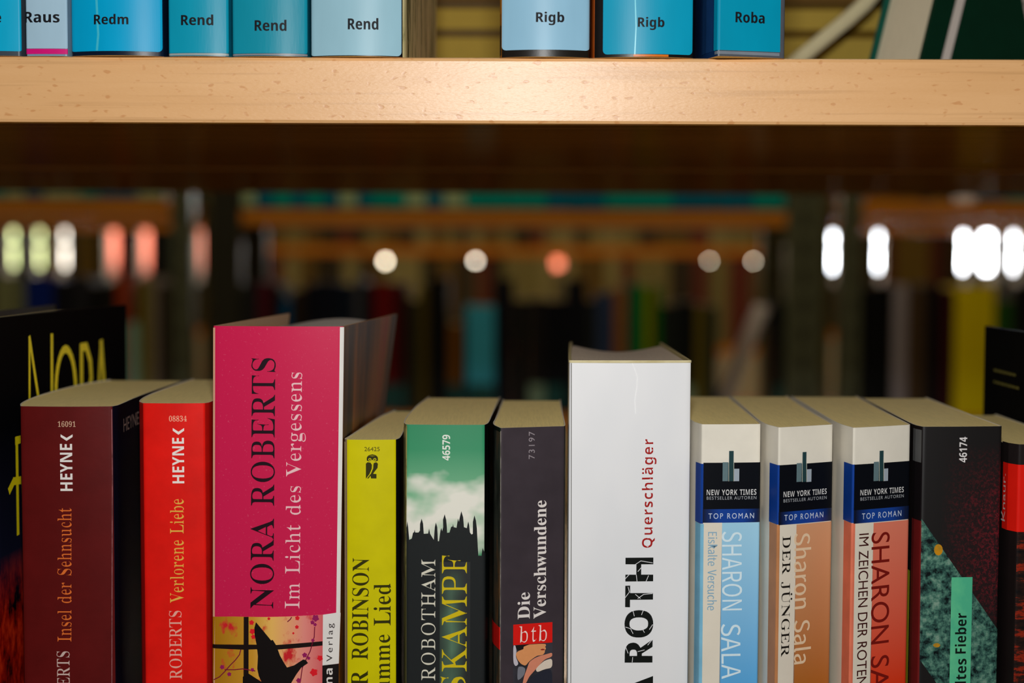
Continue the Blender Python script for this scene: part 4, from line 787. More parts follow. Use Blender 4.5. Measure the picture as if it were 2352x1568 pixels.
# ---------------------------------------------------------------- books in the racks behind
def far_book(x0, x1, y, z0, z1, colour, label, group, depth=130, label_col=None, lean=0.0, pages=None, label_z=None):
    """cover boards round a block of leaves, spine a little round; > spine_label"""
    w_, h_, d_ = (x1 - x0) * MM, (z1 - z0) * MM, depth * MM
    bm = bmesh.new(); t = min(.0018, w_ * .12); n = 5
    arc = [(-w_ / 2 + w_ * i / n, -.0025 * math.sin(math.pi * i / n)) for i in range(n + 1)]
    O = [(-w_ / 2, d_)] + arc + [(w_ / 2, d_)]
    I = [(-w_ / 2 + t, d_)] + [(max(-w_ / 2 + t, min(w_ / 2 - t, x)), yy + t) for x, yy in arc] + [(w_ / 2 - t, d_)]
    for k in range(len(O) - 1):
        q = []
        for z in (0, h_):
            q.append([bm.verts.new((*O[k], z)), bm.verts.new((*O[k + 1], z)), bm.verts.new((*I[k + 1], z)), bm.verts.new((*I[k], z))])
        a, b = q
        for fv in ((a[0], a[1], b[1], b[0]), (a[2], a[3], b[3], b[2]), (b[0], b[1], b[2], b[3]), (a[3], a[2], a[1], a[0])): bm.faces.new(fv)
    box(bm, -w_ / 2 + t, w_ / 2 - t, t, d_ - .004, .002, h_ - .0025, 1)
    o = build('book', bm, [card(colour, .4), pages or paper()], None, world(((x0 + x1) / 2, y, z0)))
    if lean: o.rotation_euler.y = lean
    tag(o, label, 'book', group)
    if label_col:
        lz0, lz1 = label_z or (.006, .052)
        bm = bmesh.new(); prev = None
        for x, yy in arc:
            x = x * .96
            u = (bm.verts.new((x, yy - .0003, lz0)), bm.verts.new((x, yy - .0003, lz1)))
            if prev: bm.faces.new((prev[0], u[0], u[1], prev[1]))
            prev = u
        build('spine_label', bm, ink(label_col), o)
    return o
NTH = ['first', 'second', 'third', 'fourth', 'fifth', 'sixth', 'seventh', 'eighth', 'ninth', 'tenth', 'eleventh', 'twelfth', 'thirteenth', 'fourteenth', 'fifteenth', 'sixteenth', 'seventeenth',
       'eighteenth', 'nineteenth', 'twentieth', 'twenty-first', 'twenty-second', 'twenty-third', 'twenty-fourth', 'twenty-fifth', 'twenty-sixth', 'twenty-seventh', 'twenty-eighth', 'twenty-ninth', 'thirtieth',
       'thirty-first', 'thirty-second', 'thirty-third', 'thirty-fourth', 'thirty-fifth', 'thirty-sixth', 'thirty-seventh', 'thirty-eighth', 'thirty-ninth', 'fortieth']
BK, NV, CH = (16, 16, 18), (14, 18, 34), (30, 30, 32)
# middle bay, lower shelf: left px, right px, top px, colour, description
MID = [(557, 588, 655, (40, 42, 46), 'slate grey'), (589, 621, 650, (88, 20, 40), 'dark crimson'), (622, 644, 655, BK, 'black'), (645, 668, 690, (10, 84, 140), 'blue'),
       (669, 699, 668, (46, 34, 24), 'dark brown'), (700, 734, 652, NV, 'navy black'), (735, 774, 650, (16, 20, 40), 'navy black'), (775, 811, 655, (14, 26, 48), 'dark navy'),
       (812, 832, 640, (76, 78, 90), 'thin blue grey'), (833, 856, 655, NV, 'navy black'), (857, 904, 650, (120, 10, 12), 'dark red'), (905, 932, 652, (66, 10, 12), 'deep maroon'),
       (933, 960, 690, (44, 46, 34), 'olive black'), (961, 984, 662, (90, 76, 14), 'mustard and black'), (985, 1029, 640, BK, 'black'), (1030, 1060, 745, (132, 82, 14), 'short amber'),
       (1061, 1070, 720, BK, 'thin black'), (1071, 1136, 702, (70, 190, 232), 'broad teal'), (1137, 1180, 640, (20, 20, 32), 'black'), (1181, 1215, 690, CH, 'charcoal'),
       (1216, 1252, 686, (34, 30, 32), 'charcoal'), (1253, 1300, 690, (16, 18, 28), 'black'), (1301, 1346, 640, (18, 20, 30), 'black'), (1347, 1371, 690, (40, 44, 50), 'dark grey'),
       (1372, 1410, 672, (52, 70, 112), 'slate blue'), (1411, 1441, 662, (160, 104, 56), 'brown'), (1442, 1465, 650, (6, 104, 84), 'dark teal green'), (1466, 1482, 655, (34, 160, 24), 'thin bright green'),
       (1483, 1500, 655, (164, 150, 6), 'thin yellow olive'), (1501, 1519, 655, (20, 120, 16), 'thin leaf green'), (1520, 1560, 700, (34, 40, 38), 'grey green black'), (1561, 1598, 690, (20, 24, 26), 'black'),
       (1599, 1625, 700, (116, 102, 24), 'olive yellow'), (1626, 1650, 702, (30, 48, 50), 'dark teal grey'), (1779, 1803, 690, (22, 24, 28), 'black')]
ti = [i for i, b in enumerate(MID) if b[4] == 'broad teal'][0]
for i, (a, b, tp, c, d) in enumerate(MID):
    k = i - ti
    where = 'across the aisle, standing alone in its colour' if k == 0 else f'across the aisle, {NTH[abs(k) - 1]} {"right" if k > 0 else "left"} of the broad teal book'
    far_book(x2(a), x2(b) - .3, R2 + random.uniform(2, 9), SHELF2, Z(tp, R2), c, f'blurred {d} book {where}', 'books on the lower shelf across the aisle',
             random.choice((120, 130, 140)), random.random() < .2 and (140, 170, 150) if random.random() < .5 else (40, 90, 90))
far_book(x2(1657), x2(1670), R2 + 4, SHELF2 + 1.5, SHELF2 + 205, (190, 184, 190), 'blurred pale grey book leaning to the right beside the right post of the middle bay', 'books on the lower shelf across the aisle', 125, None, math.radians(22))
LEFT = [(-60, -14, 650, CH, 'charcoal'), (-13, 20, 640, (150, 156, 112), 'pale sage'), (21, 54, 640, (128, 134, 98), 'sage green'), (55, 122, 640, (10, 40, 140), 'royal blue'), (123, 160, 650, (24, 24, 34), 'dark navy'),
        (161, 200, 640, (40, 40, 48), 'dark grey'), (201, 238, 660, (20, 18, 18), 'black'), (239, 264, 655, (34, 30, 24), 'brown black'), (265, 289, 640, (176, 62, 18), 'orange red'),
        (290, 316, 745, (150, 196, 186), 'pale aqua'), (317, 346, 650, (128, 116, 40), 'mustard'), (347, 362, 640, (150, 138, 128), 'thin pale grey'), (363, 391, 660, (52, 40, 30), 'dark brown')]
for i, (a, b, tp, c, d) in enumerate(LEFT):
    far_book(x2(a), x2(b) - .3, R2 + random.uniform(2, 9), SHELF2, Z(tp, R2), c, f'blurred {d} book, {NTH[len(LEFT) - 1 - i]} left of the left bay post', 'books on the lower shelf across the aisle', 130)
RIGHT = [(1980, 2012, 660, (14, 14, 16), 'black'), (2013, 2052, 655, (12, 12, 14), 'black'), (2053, 2086, 650, (170, 162, 176), 'lavender grey'), (2087, 2128, 655, (84, 64, 44), 'dull brown'),
         (2129, 2162, 650, (20, 16, 18), 'black'), (2163, 2194, 662, (64, 12, 20), 'dark wine'), (2195, 2286, 652, (255, 226, 0), 'broad yellow'), (2287, 2328, 690, (40, 92, 24), 'green and black'),
         (2329, 2372, 650, (24, 24, 24), 'black'), (2373, 2410, 660, CH, 'charcoal')]
yi = [i for i, b in enumerate(RIGHT) if b[4] == 'broad yellow'][0]
for i, (a, b, tp, c, d) in enumerate(RIGHT):
    k = i - yi
    where = 'upright across the aisle at the right' if k == 0 else f'across the aisle, {NTH[abs(k) - 1]} {"right" if k > 0 else "left"} of the broad yellow book'
    far_book(x2(a), x2(b) - .3, R2 + random.uniform(2, 9), SHELF2, Z(tp, R2), c, f'blurred {d} book {where}', 'books on the lower shelf across the aisle', 130)
# books with teal stickers above the boards
TEAL, PALE, DK = (0, 176, 170), (186, 214, 172), (0, 126, 166)
def sticker_row(xa, xb, z, y, side, cols, h0=205):
    x = xa; i = 0; made = []
    while x < xb - 14:
        w_ = random.uniform(22, 42)
        if x + w_ > xb: w_ = xb - x
        c = random.choice(((20, 20, 22), (40, 24, 20), (24, 34, 46), (60, 50, 40), (20, 40, 36)))
        s_ = random.choice(cols)
        made.append((x, x + w_ - .4, c, s_)); x += w_
    for i, (a, b, c, s_) in enumerate(made):
        sn = {TEAL: 'teal', PALE: 'pale green', DK: 'blue teal'}[s_]
        far_book(a, b, y + random.uniform(1, 6), z, z + random.uniform(185, h0), c,
                 f'blurred book with {sn} sticker, {NTH[i]} from the left on {side}', 'stickered books above the boards across the aisle', 130, s_)
sticker_row(P2[1] + 4, P3[0] - 4, UPPER1, R2, 'the middle far board', (TEAL, TEAL, DK, DK, PALE))
sticker_row(x2(-30), P1[0] - 12, UPPER1 + 16, R2, 'the upper left board', (TEAL, TEAL, DK, PALE))
far_book(x2(1985), x2(2050), R2 + 4, UPPER1 + 19, UPPER1 + 210, (150, 100, 20), 'blurred amber book, first from the left on the upper right far board', 'stickered books above the boards across the aisle')
far_book(x2(2052), x2(2110), R2 + 4, UPPER1 + 19, UPPER1 + 200, (130, 92, 30), 'blurred ochre book, second from the left on the upper right far board', 'stickered books above the boards across the aisle')
sticker_row(x2(2236), x2(2400), UPPER1 + 19, R2, 'the upper right board', (DK, TEAL))
# farthest rack: books close together, daylight in the chinks
DEEP = 60
def chink_row(xa, xb, z, ztop, chinks, side, palette):
    x = xa; made = []
    ch = sorted(chinks)
    for k, (a, b) in enumerate(ch):
        if side in ('left', 'right'):  # added fillers, block stray window light at the foot of the chinks
            a = max(a, ch[k - 1][1]) if k else a
            far_book(a + .2, b - .2, R3 + 12, z, -84, (90, 80, 60), f'added low light-blocking booklet under the {NTH[k]} tall light at the {side}, counted from the left', 'books in the farthest rack', 40)
    while x < xb - 12:
        w_ = random.uniform(34, 58)
        nx = [c for c in ch if c[0] >= x - .01]
        if nx and x + w_ + 24 > nx[0][0]:
            w_ = nx[0][0] - x
            made.append((x, x + w_)); x = nx[0][1]; continue
        if x + w_ > xb: w_ = xb - x
        made.append((x, x + w_)); x += w_
    for i, (a, b) in enumerate(made):
        if b - a < 4: continue
        c, n = random.choice(palette)
        far_book(a, b - .05, R3 + random.uniform(2, 8), z, ztop - random.uniform(0, 3) * (1 if side != 'lower middle' else .2), c, f'dim {n} book in the {side} farthest rack, {NTH[min(i, 39)]} from its left', 'books in the farthest rack', DEEP)
PAL = [((60, 50, 30), 'brown'), ((34, 30, 28), 'black'), ((120, 96, 40), 'amber'), ((80, 70, 50), 'olive'), ((90, 40, 30), 'rust'), ((40, 50, 50), 'slate')]
PAL2 = [((150, 140, 90), 'pale olive'), ((120, 96, 50), 'amber brown'), ((60, 54, 40), 'brown'), ((170, 160, 110), 'cream'), ((70, 60, 50), 'grey brown'), ((120, 60, 50), 'dull red')]
def slit(px, w_px):
    a, b = x3(px - w_px / 2), x3(px + w_px / 2)
    k = DEEP * (a + b) / 2 / (R3 + DIST)
    return (a + min(0, k), b + max(0, k))
chink_row(x3(-40), x3(560) - 46, -224.4, 71.9, [slit(30, 7), slit(91, 5), slit(149, 6), slit(262, 14), slit(335, 14), slit(463, 5)], 'left', PAL)
chink_row(x3(1860) + 46, x3(2400), -224.4, 71.9, [slit(1912, 6), slit(2017, 5), slit(2212, 7), slit(2267, 20), slit(2328, 6)], 'right', PAL)
LOWS = [(885, 10, 18), (1092, 9, 12), (1281, 20, 34), (1630, 7, 5), (1731, 6, 6)]
chink_row(x3(-40), x3(560) - 46, 97.7, 330, [], 'upper left', PAL)
chink_row(x3(1860) + 46, x3(2400), 97.7, 330, [], 'upper right', PAL)
chink_row(XA + 32, XB - 32, 25.7, 190, [], 'upper middle', PAL2)
chink_row(XA + 32, XB - 32, -274.4, -1.5, [slit(p, w_) for p, w_, _ in LOWS], 'lower middle', PAL2)
for k, (p, w_, dip) in enumerate(LOWS):  # added fillers, set how much window light each spot lets through
    a, b = slit(p, w_)
    far_book(a + .3, b - .3, R3 + 5, -274.4, -15 - dip * .75, (120, 110, 80), f'added low light-blocking booklet under the {NTH[k]} spot of light, counted from the left', 'books in the farthest rack', DEEP)
# pink curtain strips in the far windows
M_curt, nt_, b_ = nodes('pink curtain cloth')
tr = nt_.nodes.new('ShaderNodeBsdfTranslucent'); tr.inputs[0].default_value = (.95, .50, .42, 1)
nt_.links.new(tr.outputs[0], nt_.nodes['Material Output'].inputs[0])
def curtain(xa, xb, label):
    bm = bmesh.new(); n = 40; prev = None
    for i in range(n + 1):
        u = i / n; x = (xa + (xb - xa) * u) * MM; yy = (WY + 20 + 9 * math.sin(u * 26)) * MM
        c = [bm.verts.new((x, yy, (SILL + 4) * MM)), bm.verts.new((x, yy, .88))]
        if prev: bm.faces.new((prev[0], c[0], c[1], prev[1]))
        prev = c
    o = build('curtain', bm, M_curt, None, (0, 0, EYE), smooth=True)
    md = o.modifiers.new('cloth', 'SOLIDIFY'); md.thickness = .0008
    tag(o, label, 'curtain'); return o
curtain(X(225, WY), X(480, WY), 'pink curtain strip in the left far window, seen as pink blobs of light')
curtain(X(1245, WY), X(1325, WY), 'narrow pink curtain strip in the middle far window, seen as one salmon spot')
# ---------------------------------------------------------------- the sharp row on the lower shelf
ROW = 'paperbacks in the sharp row under the shelf'
WHITE, CREAM = (232, 228, 222), (226, 218, 200)
def worn_edge(b, pts, w=1.6, c=(206, 178, 170)):
    """rubbed line along a fold"""
    m, nt, bs = nodes('rubbed fold'); f = noise(nt, coords(nt, (1, 1, .35)), 420, 3, .7)
    nt.links.new(ramp(nt, f, [(.42, lin(c)), (.62, lin(tuple(v * .62 for v in c)))]), bs.inputs['Base Color'])
    b.polys('rubbed_fold', stroke(pts, w), m, 1)
def chevron(x0, y0, x1, y1, t=.30):
    xm = (x0 + x1) / 2; h = (y1 - y0); k = h * t * 1.5; q = (x1 - x0) * .16
    return [(x0, y0), (xm, y1 - k), (x1, y0), (x1, y0 + k * .9), (xm, y1), (x0, y0 + k * .9)]
TOPZ = {n: Z(py) for n, py in dict(maroon=936, red=928, yellow=1010, green=975, btb=977, ny=971, fever=974, knaur=1016, pink=751, roth=826).items()}

# black hardcover with yellow lettering
m, nt, b_ = nodes('night cover with red fire')
v = coords(nt); z = sep(nt, v, 2)
fire = ramp(nt, noise(nt, coords(nt, (1, 1, .5)), 95, 5, .65), [(.40, lin((8, 6, 8))), (.5, lin((150, 18, 6))), (.62, lin((210, 50, 14)))])
sky = ramp(nt, rangemap(nt, z, .05, .235), [(0, lin((16, 14, 26))), (.42, lin((22, 24, 44))), (.72, lin((10, 10, 13))), (1, lin((22, 17, 15)))])
fz = ramp(nt, rangemap(nt, z, .108, .132), [(0, (1, 1, 1)), (1, (0, 0, 0))])
nt.links.new(mix(nt, fz, sky, fire), b_.inputs['Base Color']); b_.inputs['Roughness'].default_value = .5; b_.inputs['Specular IOR Level'].default_value = 0
M_night = m
B = Book('book', 'tall black book at left edge with big yellow letters on its side cover', [(-232, 164), (-232, 4)], [(-231, -1), (-206, -1)],
         [(-204.8, 3), (-203, 73), (-196.5, 168)], -25.5, t=1.6, spine_mat=M_night, left_mat=M_night, right_mat=M_night, sink=3, rim=ink((44, 34, 30)), trim=8)
YEL = ink((255, 232, 14))
B.polys('title', stroke([(39, -77), (40.5, -35)], 2.2) + stroke([(40.5, -35), (57, -79)], 2.5) + stroke([(66, -80), (67.5, -35.5)], 2.9)
        + stroke([(84 + 12.5 * math.cos(a), -62 + 19.5 * math.sin(a)) for a in (2 * math.pi * k / 28 for k in range(28))], 3.5, True)
        + stroke([(104, -84), (104.5, -42.5)], 3.8) + stroke([(104, -43), (111, -43), (116, -50), (117, -58), (113, -66), (105, -68)], 3.8) + stroke([(110, -68), (120, -84)], 3.8)
        + stroke([(123, -84), (131, -42)], 3.2) + stroke([(131, -42), (138, -84)], 4.1), YEL, 1, 'right', 'yellow hand-drawn letters', mm=True)
B.polys('subtitle', stroke([(24, -114), (24, -75)], 2.8) + stroke([(23, -76), (32, -76), (32, -80)], 3.2) + stroke([(15, -95), (20, -92), (31, -93), (33, -96)], 3.2), YEL, 1, 'right', 'yellow initial', mm=True)

# maroon paperback
B = Book('book', 'maroon paperback at left with an orange serif title on its spine', [(-193, 124), (-199, 102), (-201.2, 73), (-201.2, 37), (-198, 10)],
         [(-193.7, -2.5), (-158.2, -1.5)], [(-157.0, 4), (-159.2, 45), (-157.4, 126)], TOPZ['maroon'], bulge=1.4, group=ROW,
         spine_mat=card((90, 14, 14), .33), left_mat=card((80, 16, 18)), right_mat=blotch([(.3, (7, 7, 10)), (.55, (12, 13, 30)), (.8, (46, 26, 12))], 16, (1, 1, 1)))
B.text('order_number', '16091', 'S', (133, 967, 174, 980), ink((216, 180, 150)), 0, 14)
B.text('publisher_name', 'HEYNE', 'B', (138.5, 1019, 166.5, 1127), ink((236, 230, 226)))
B.polys('publisher_logo', [chevron(139.5, 997, 167, 1012)], ink((236, 230, 226)), 2)
B.text('title', 'Insel der Sehnsucht', 'S', (132, 1166, 165, 1473), ink((226, 112, 46)), 90, 22, skew=4)
B.text('author_name', 'NORA ROBERTS', 'S', (132, 1495, 162, 1746), ink((206, 180, 172)), 90, 18)
B.text_mm('publisher_name', 'HEYNE', 'R', (11, -70.8, 40, -65.5), ink((170, 140, 128)), 0, side='right')
worn_edge(B, [(256.5, 940), (258, 1100), (257, 1568)], 1.6, (150, 96, 100))
worn_edge(B, [(52, 942), (49.5, 1300), (48, 1568)], 1.4, (130, 76, 84))

# red paperback
B = Book('book', 'bright red paperback with yellow title, between maroon and pink books', [(-152, 115), (-153.2, 62), (-152.8, 28), (-150.2, 6)],
         [(-146.2, -2), (-122.5, -1)], [(-121, 3), (-121.4, 60), (-120.6, 115)], TOPZ['red'], bulge=.9, group=ROW, spine_mat=card((226, 24, 16), .3), left_mat=card((200, 22, 18)), right_mat=card((190, 20, 16)))
B.text('order_number', '08834', 'S', (388.5, 954.5, 429, 967.5), ink((250, 190, 160)), 0, 14)
B.text('publisher_name', 'HEYNE', 'B', (396, 1005, 423, 1109.5), ink((244, 232, 226)))
B.polys('publisher_logo', [chevron(397, 982.5, 423, 998)], ink((244, 232, 226)), 2)
B.text('title', 'Verlorene Liebe', 'S', (390.5, 1145, 422.5, 1384), ink((236, 180, 76)), 90, 20, skew=2)
B.text('author_name', 'ROBERTS', 'S', (389, 1402, 418, 1559), ink((240, 170, 154)), 90, 18)
B.text('author_name', 'NORA', 'S', (388, 1578, 417, 1680), ink((240, 170, 154)), 90, 18)
worn_edge(B, [(331, 935), (329, 1200), (326, 1568)], 2.6, (240, 90, 84))

# pink hardcover
def flare(x, y, z):
    return (x + 5.5 * max(0, min(1, (z + 76) / 46)) * max(0, y) / 125 - .020 * (TOPZ['pink'] - z) * (.5 + .5 * min(1, max(0, (x + 119) / 51))) * .8, y)
PINK = (204, 28, 78)
M_pink, nt, b_ = nodes('dusty pink card')
ds = ramp(nt, noise(nt, coords(nt), 1300, 2, .5), [(.66, (0, 0, 0)), (.85, (.32, .32, .32))])
nt.links.new(mix(nt, ds, lin(PINK), lin((240, 150, 176))), b_.inputs['Base Color']); b_.inputs['Roughness'].default_value = .34; b_.inputs['Specular IOR Level'].default_value = .2
bump(nt, b_, noise(nt, coords(nt), 300, 2), .05, .0003)
side_art = blotch([(.32, (34, 16, 6)), (.45, (92, 52, 12)), (.58, (150, 88, 26)), (.7, (150, 40, 30))], 42, (1, 1, .12), .45)
B = Book('book', 'tall bright pink book with black author name and grey-white title', [(-115.4, 128), (-118.4, 60), (-119.7, 4)], [(-119.2, .2), (-68.4, .2)],
         [(-68.1, 2.5), (-66.4, 60), (-63.4, 126)], TOPZ['pink'], bulge=1.6, t=1.1, group=None, warp=flare, sink=5.5, sag=-3.5,
         spine_mat=M_pink, left_mat=card((150, 20, 50)), right_mat=side_art, rim=ink((190, 150, 112)), pages=paper((206, 196, 184)), trim=6)
pk = dict(skew=6)
B.rect('hinge_strip', 776.5, 751, 785.5, 1409, card((228, 224, 220), .4, .03), 1, 'white hinge strip')
B.polys('board_edge', stroke([(492, 753), (491, 1568)], 5), ink((222, 170, 140)), 1, label='buff board edge')
B.text('author_name', 'NORA ROBERTS', 'S', (576, 822, 631.5, 1397), ink((30, 10, 22)), 90, 22, skew=1)
B.text('title', 'Im Licht des Vergessens', 'S', (656.5, 855, 701, 1397), ink((242, 196, 200)), 90, 22, skew=1)
m, nt, b_ = nodes('dusk picture'); v = coords(nt)
g = ramp(nt, rangemap(nt, sep(nt, v, 0), -.024, .018), [(0, lin((172, 118, 14))), (.32, lin((206, 148, 42))), (.5, lin((238, 186, 96))), (.8, lin((232, 140, 130))), (1, lin((214, 88, 96)))])
bl = ramp(nt, noise(nt, coords(nt, (1, 1, .7)), 130, 4, .6), [(.56, (0, 0, 0)), (.66, (1, 1, 1))])
nt.links.new(mix(nt, bl, g, lin((206, 30, 40))), b_.inputs['Base Color']); b_.inputs['Roughness'].default_value = .32
def A(pts): return [(480 + x / 4.9, 1380 + y / 4.9) for x, y in pts]
B.poly('cover_picture', [A([(45, 160), (250, 172), (640, 178), (900, 172), (1290, 150), (1280, 1500), (40, 1500)])], m, layer=1, label='dusk picture with climbing flowers')
B.polys('window_bar', [A([(392, 176), (447, 176), (447, 1500), (388, 1500)]), A([(47, 468), (392, 488), (545, 488), (545, 540), (392, 545), (47, 512)]), A([(540, 490), (760, 492), (1278, 450), (1278, 498), (760, 545), (540, 545)])], ink((26, 14, 12)), 2, label='black window bars')
B.poly('bird_silhouette', [A([(530, 235), (610, 330), (700, 440), (720, 435), (760, 500), (800, 610), (850, 700), (880, 745), (960, 720), (1060, 655), (1090, 660), (1115, 695), (1040, 745), (985, 820), (940, 895), (880, 1000), (840, 1300), (380, 1300), (382, 850), (440, 808), (520, 860), (592, 905), (562, 840), (545, 760), (552, 620), (540, 500), (515, 380), (512, 300)])], ink((18, 12, 12)), layer=3, label='black bird')
vn = []
for p in ([(1190, 290), (1185, 400), (1170, 450), (1140, 560), (1100, 640), (1050, 750), (1030, 900), (960, 1100)], [(360, 540), (345, 600), (300, 660), (240, 720), (180, 790), (120, 850), (60, 880)], [(180, 770), (300, 770), (380, 760), (520, 785)], [(930, 180), (915, 205), (885, 230)]):
    vn += stroke(A(p), 2.2)
def blob(cx, cy, r, n=20): return [(cx + r * (1 + .16 * math.sin(5 * a + cx)) * math.cos(a), cy + r * (1 + .16 * math.sin(5 * a + cx)) * math.sin(a)) for a in (2 * math.pi * k / n for k in range(n))]
B.polys('vine', vn, ink((120, 14, 50)), 2, label='dark red vine')
B.polys('flower', [A(blob(1200, 190, 36)), A(blob(1165, 238, 22)), A(blob(1195, 262, 18)), A(blob(1078, 605, 26)), A(blob(1122, 640, 18)), A(blob(1170, 438, 18)), A(blob(1010, 890, 26)), A(blob(150, 740, 24)), A(blob(230, 820, 22)), A(blob(490, 770, 20))], ink((150, 26, 92)), 3, label='purple flowers')
B.polys('petal', [A(blob(995, 190, 24)), A(blob(990, 290, 20)), A(blob(950, 360, 12)), A(blob(480, 240, 26)), A(blob(490, 340, 30)), A(blob(500, 400, 24)), A(blob(675, 196, 16)), A(blob(1180, 800, 40)), A(blob(1250, 640, 30))], ink((226, 26, 40)), 2, label='red petals')
B.poly('publisher_panel', [A([(1283, 152), (1440, 128), (1478, 130), (1460, 700), (1278, 722)])], card((228, 224, 220), .4, .03), layer=2, label='white panel')
B.poly('publisher_panel', [A([(1276, 722), (1460, 702), (1455, 1500), (1274, 1500)])], ink((22, 16, 16)), layer=2, label='black panel')
B.text('publisher_name', 'Verlag', 'R', (750.5, 1431, 768.5, 1518), ink((50, 40, 40)), 90, 0, 170, layer=3)
B.text('publisher_name', 'na', 'B', (750, 1534, 764, 1570), ink((226, 220, 216)), 90, 0, 30, layer=3)

# yellow paperback
B = Book('book', 'yellow-green paperback with a small owl emblem, right of the pink book', [(-58, 113), (-62.4, 85), (-65.4, 45), (-67.9, 8), (-68.7, 1.8)], [(-67.2, -1.2), (-48.2, -.4)],
         [(-46.9, 5), (-47.4, 30), (-48.6, 113)], TOPZ['yellow'], bulge=.7, group=ROW, spine_mat=card((206, 196, 0), .3, .05), left_mat=card((150, 124, 100)), right_mat=card((16, 16, 18), .2))
B.rect('rubbed_corner', 785, 1013, 795.5, 1600, blotch([(.35, (206, 160, 140)), (.6, (196, 176, 120))], 200, (1, 1, .3)), 1, 'pale rubbed left corner')
OL = ink((52, 50, 4))
B.text('order_number', '26425', 'R', (837, 1026, 872, 1035.5), ink((84, 80, 12)), 0)
def Y4(pts): return [(770 + x / 4.2, 900 + y / 4.2) for x, y in pts]
def circ(cx, cy, rx, ry=None, a0=0, a1=360, n=16): return [(cx + rx * math.cos(math.radians(a0 + (a1 - a0) * k / n)), cy + (ry or rx) * math.sin(math.radians(a0 + (a1 - a0) * k / n))) for k in range(n + (a1 - a0 < 360))]
B.poly('owl_emblem', [Y4(circ(358, 640, 54, 38, 180, 360) + [(412, 660), (388, 668), (358, 652), (328, 668), (305, 660)]), Y4(circ(334, 650, 15)), Y4(circ(382, 650, 15)), Y4(circ(334, 650, 7)), Y4(circ(382, 650, 7)),
                       Y4([(320, 612), (358, 600), (392, 612), (358, 618)]),
                       Y4([(296, 690), (312, 676), (340, 680), (354, 700), (352, 740), (330, 790), (296, 835)]),
                       Y4([(372, 684), (396, 676), (412, 690), (408, 730), (372, 776), (366, 788), (398, 790), (398, 832), (346, 832), (340, 806), (322, 832), (308, 832), (345, 785), (366, 736), (368, 700)])], OL, layer=2, label='dark owl emblem')
B.text('author_name', 'ROBINSON', 'S', (808.5, 1281, 847, 1514), OL, 90, 12, skew=3)
B.text('author_name', 'R', 'S', (807, 1539, 845, 1574), OL, 90, 12)
B.text('title', 'Lied', 'S', (858, 1340, 898, 1436), OL, 90, 12)
B.text('title', 'umme', 'S', (871, 1456, 896.5, 1588), OL, 90, 12)

# green night-skyline paperback
m, nt, b_ = nodes('green sky over a dark city'); v = coords(nt, (1, 1, 1.5)); z = sep(nt, coords(nt), 2)
k0 = -SHELF * MM
f = noise(nt, v, 52, 3, .5)
zz = rangemap(nt, z, k0 - .122, k0 - .064)
cl = nt.nodes.new('ShaderNodeMath'); cl.operation = 'ADD'; nt.links.new(f, cl.inputs[0])
bell = ramp(nt, zz, [(0, (-.0,) * 3), (.12, (.10,) * 3), (.34, (.32,) * 3), (.56, (.22,) * 3), (.68, (.0,) * 3), (.74, (-.0,) * 3), (1, (0, 0, 0))])
nt.links.new(bell, cl.inputs[1])
cl2 = nt.nodes.new('ShaderNodeMath'); cl2.operation = 'MULTIPLY'; nt.links.new(cl.outputs[0], cl2.inputs[0])
nt.links.new(ramp(nt, zz, [(.64, (1, 1, 1)), (.80, (.55,) * 3)]), cl2.inputs[1])
cloud = ramp(nt, cl2.outputs[0], [(.54, (0, 0, 0)), (.80, (1, 1, 1))])
sky = ramp(nt, zz, [(0, lin((34, 134, 84))), (.4, lin((132, 192, 150))), (.8, lin((54, 146, 102))), (1, lin((48, 138, 96)))])
skyc = mix(nt, cloud, sky, lin((236, 234, 222)))
halo = ramp(nt, noise(nt, coords(nt), 26, 2), [(.42, lin((24, 30, 30))), (.62, lin((44, 56, 52)))])
dk = ramp(nt, rangemap(nt, z, k0 - .122, k0 - .120), [(0, (1, 1, 1)), (1, (0, 0, 0))])
nt.links.new(mix(nt, dk, skyc, halo), b_.inputs['Base Color']); b_.inputs['Roughness'].default_value = .34
B = Book('book', 'paperback with green sky, dark spires and yellow letters on its spine', [(-42.4, 115.6), (-45.5, 73), (-46.4, 28), (-45.8, 6)], [(-44.2, -.8), (-13.6, -.8)],
         [(-12.2, 6), (-11.4, 40), (-9.2, 116)], TOPZ['green'], bulge=.8, group=ROW, spine_mat=m, left_mat=card((120, 116, 70)), right_mat=card((14, 18, 18), .2))
worn_edge(B, [(932, 978), (930, 1300), (929, 1568)], 7, (150, 142, 84))
B.rect('corner_strip', 1116.5, 982, 1124, 1640, card((18, 22, 22), .16), 1, 'black corner strip')
B.text('order_number', '46579', 'B', (1016, 998, 1034, 1057), ink((236, 240, 230)))
def G(pts): return [(900 + x / 6.533, 1080 + y / 6.533) for x, y in pts]
sk = [(222, 4000), (222, 860), (234, 760), (246, 850), (262, 1040), (300, 1020), (318, 935), (335, 925), (343, 885), (352, 930), (400, 930), (422, 900), (424, 800), (448, 722), (470, 800), (480, 950), (545, 945), (560, 870), (575, 950), (630, 1040), (645, 850), (662, 780), (682, 850), (692, 1060), (708, 1060), (730, 900), (745, 860), (756, 910), (770, 850), (768, 740), (792, 655), (816, 740), (826, 850), (830, 935), (865, 930), (890, 845), (912, 840), (920, 800), (928, 850), (970, 860), (985, 770), (994, 720), (1006, 770), (1020, 700), (1042, 610), (1070, 700), (1082, 850), (1125, 865), (1138, 800), (1148, 765), (1160, 820), (1172, 930), (1195, 960), (1215, 950), (1216, 770), (1238, 672), (1262, 750), (1276, 870), (1290, 1150), (1298, 1280), (1320, 1275), (1345, 1280), (1352, 1220), (1362, 1160), (1380, 1210), (1408, 1240), (1408, 4000)]
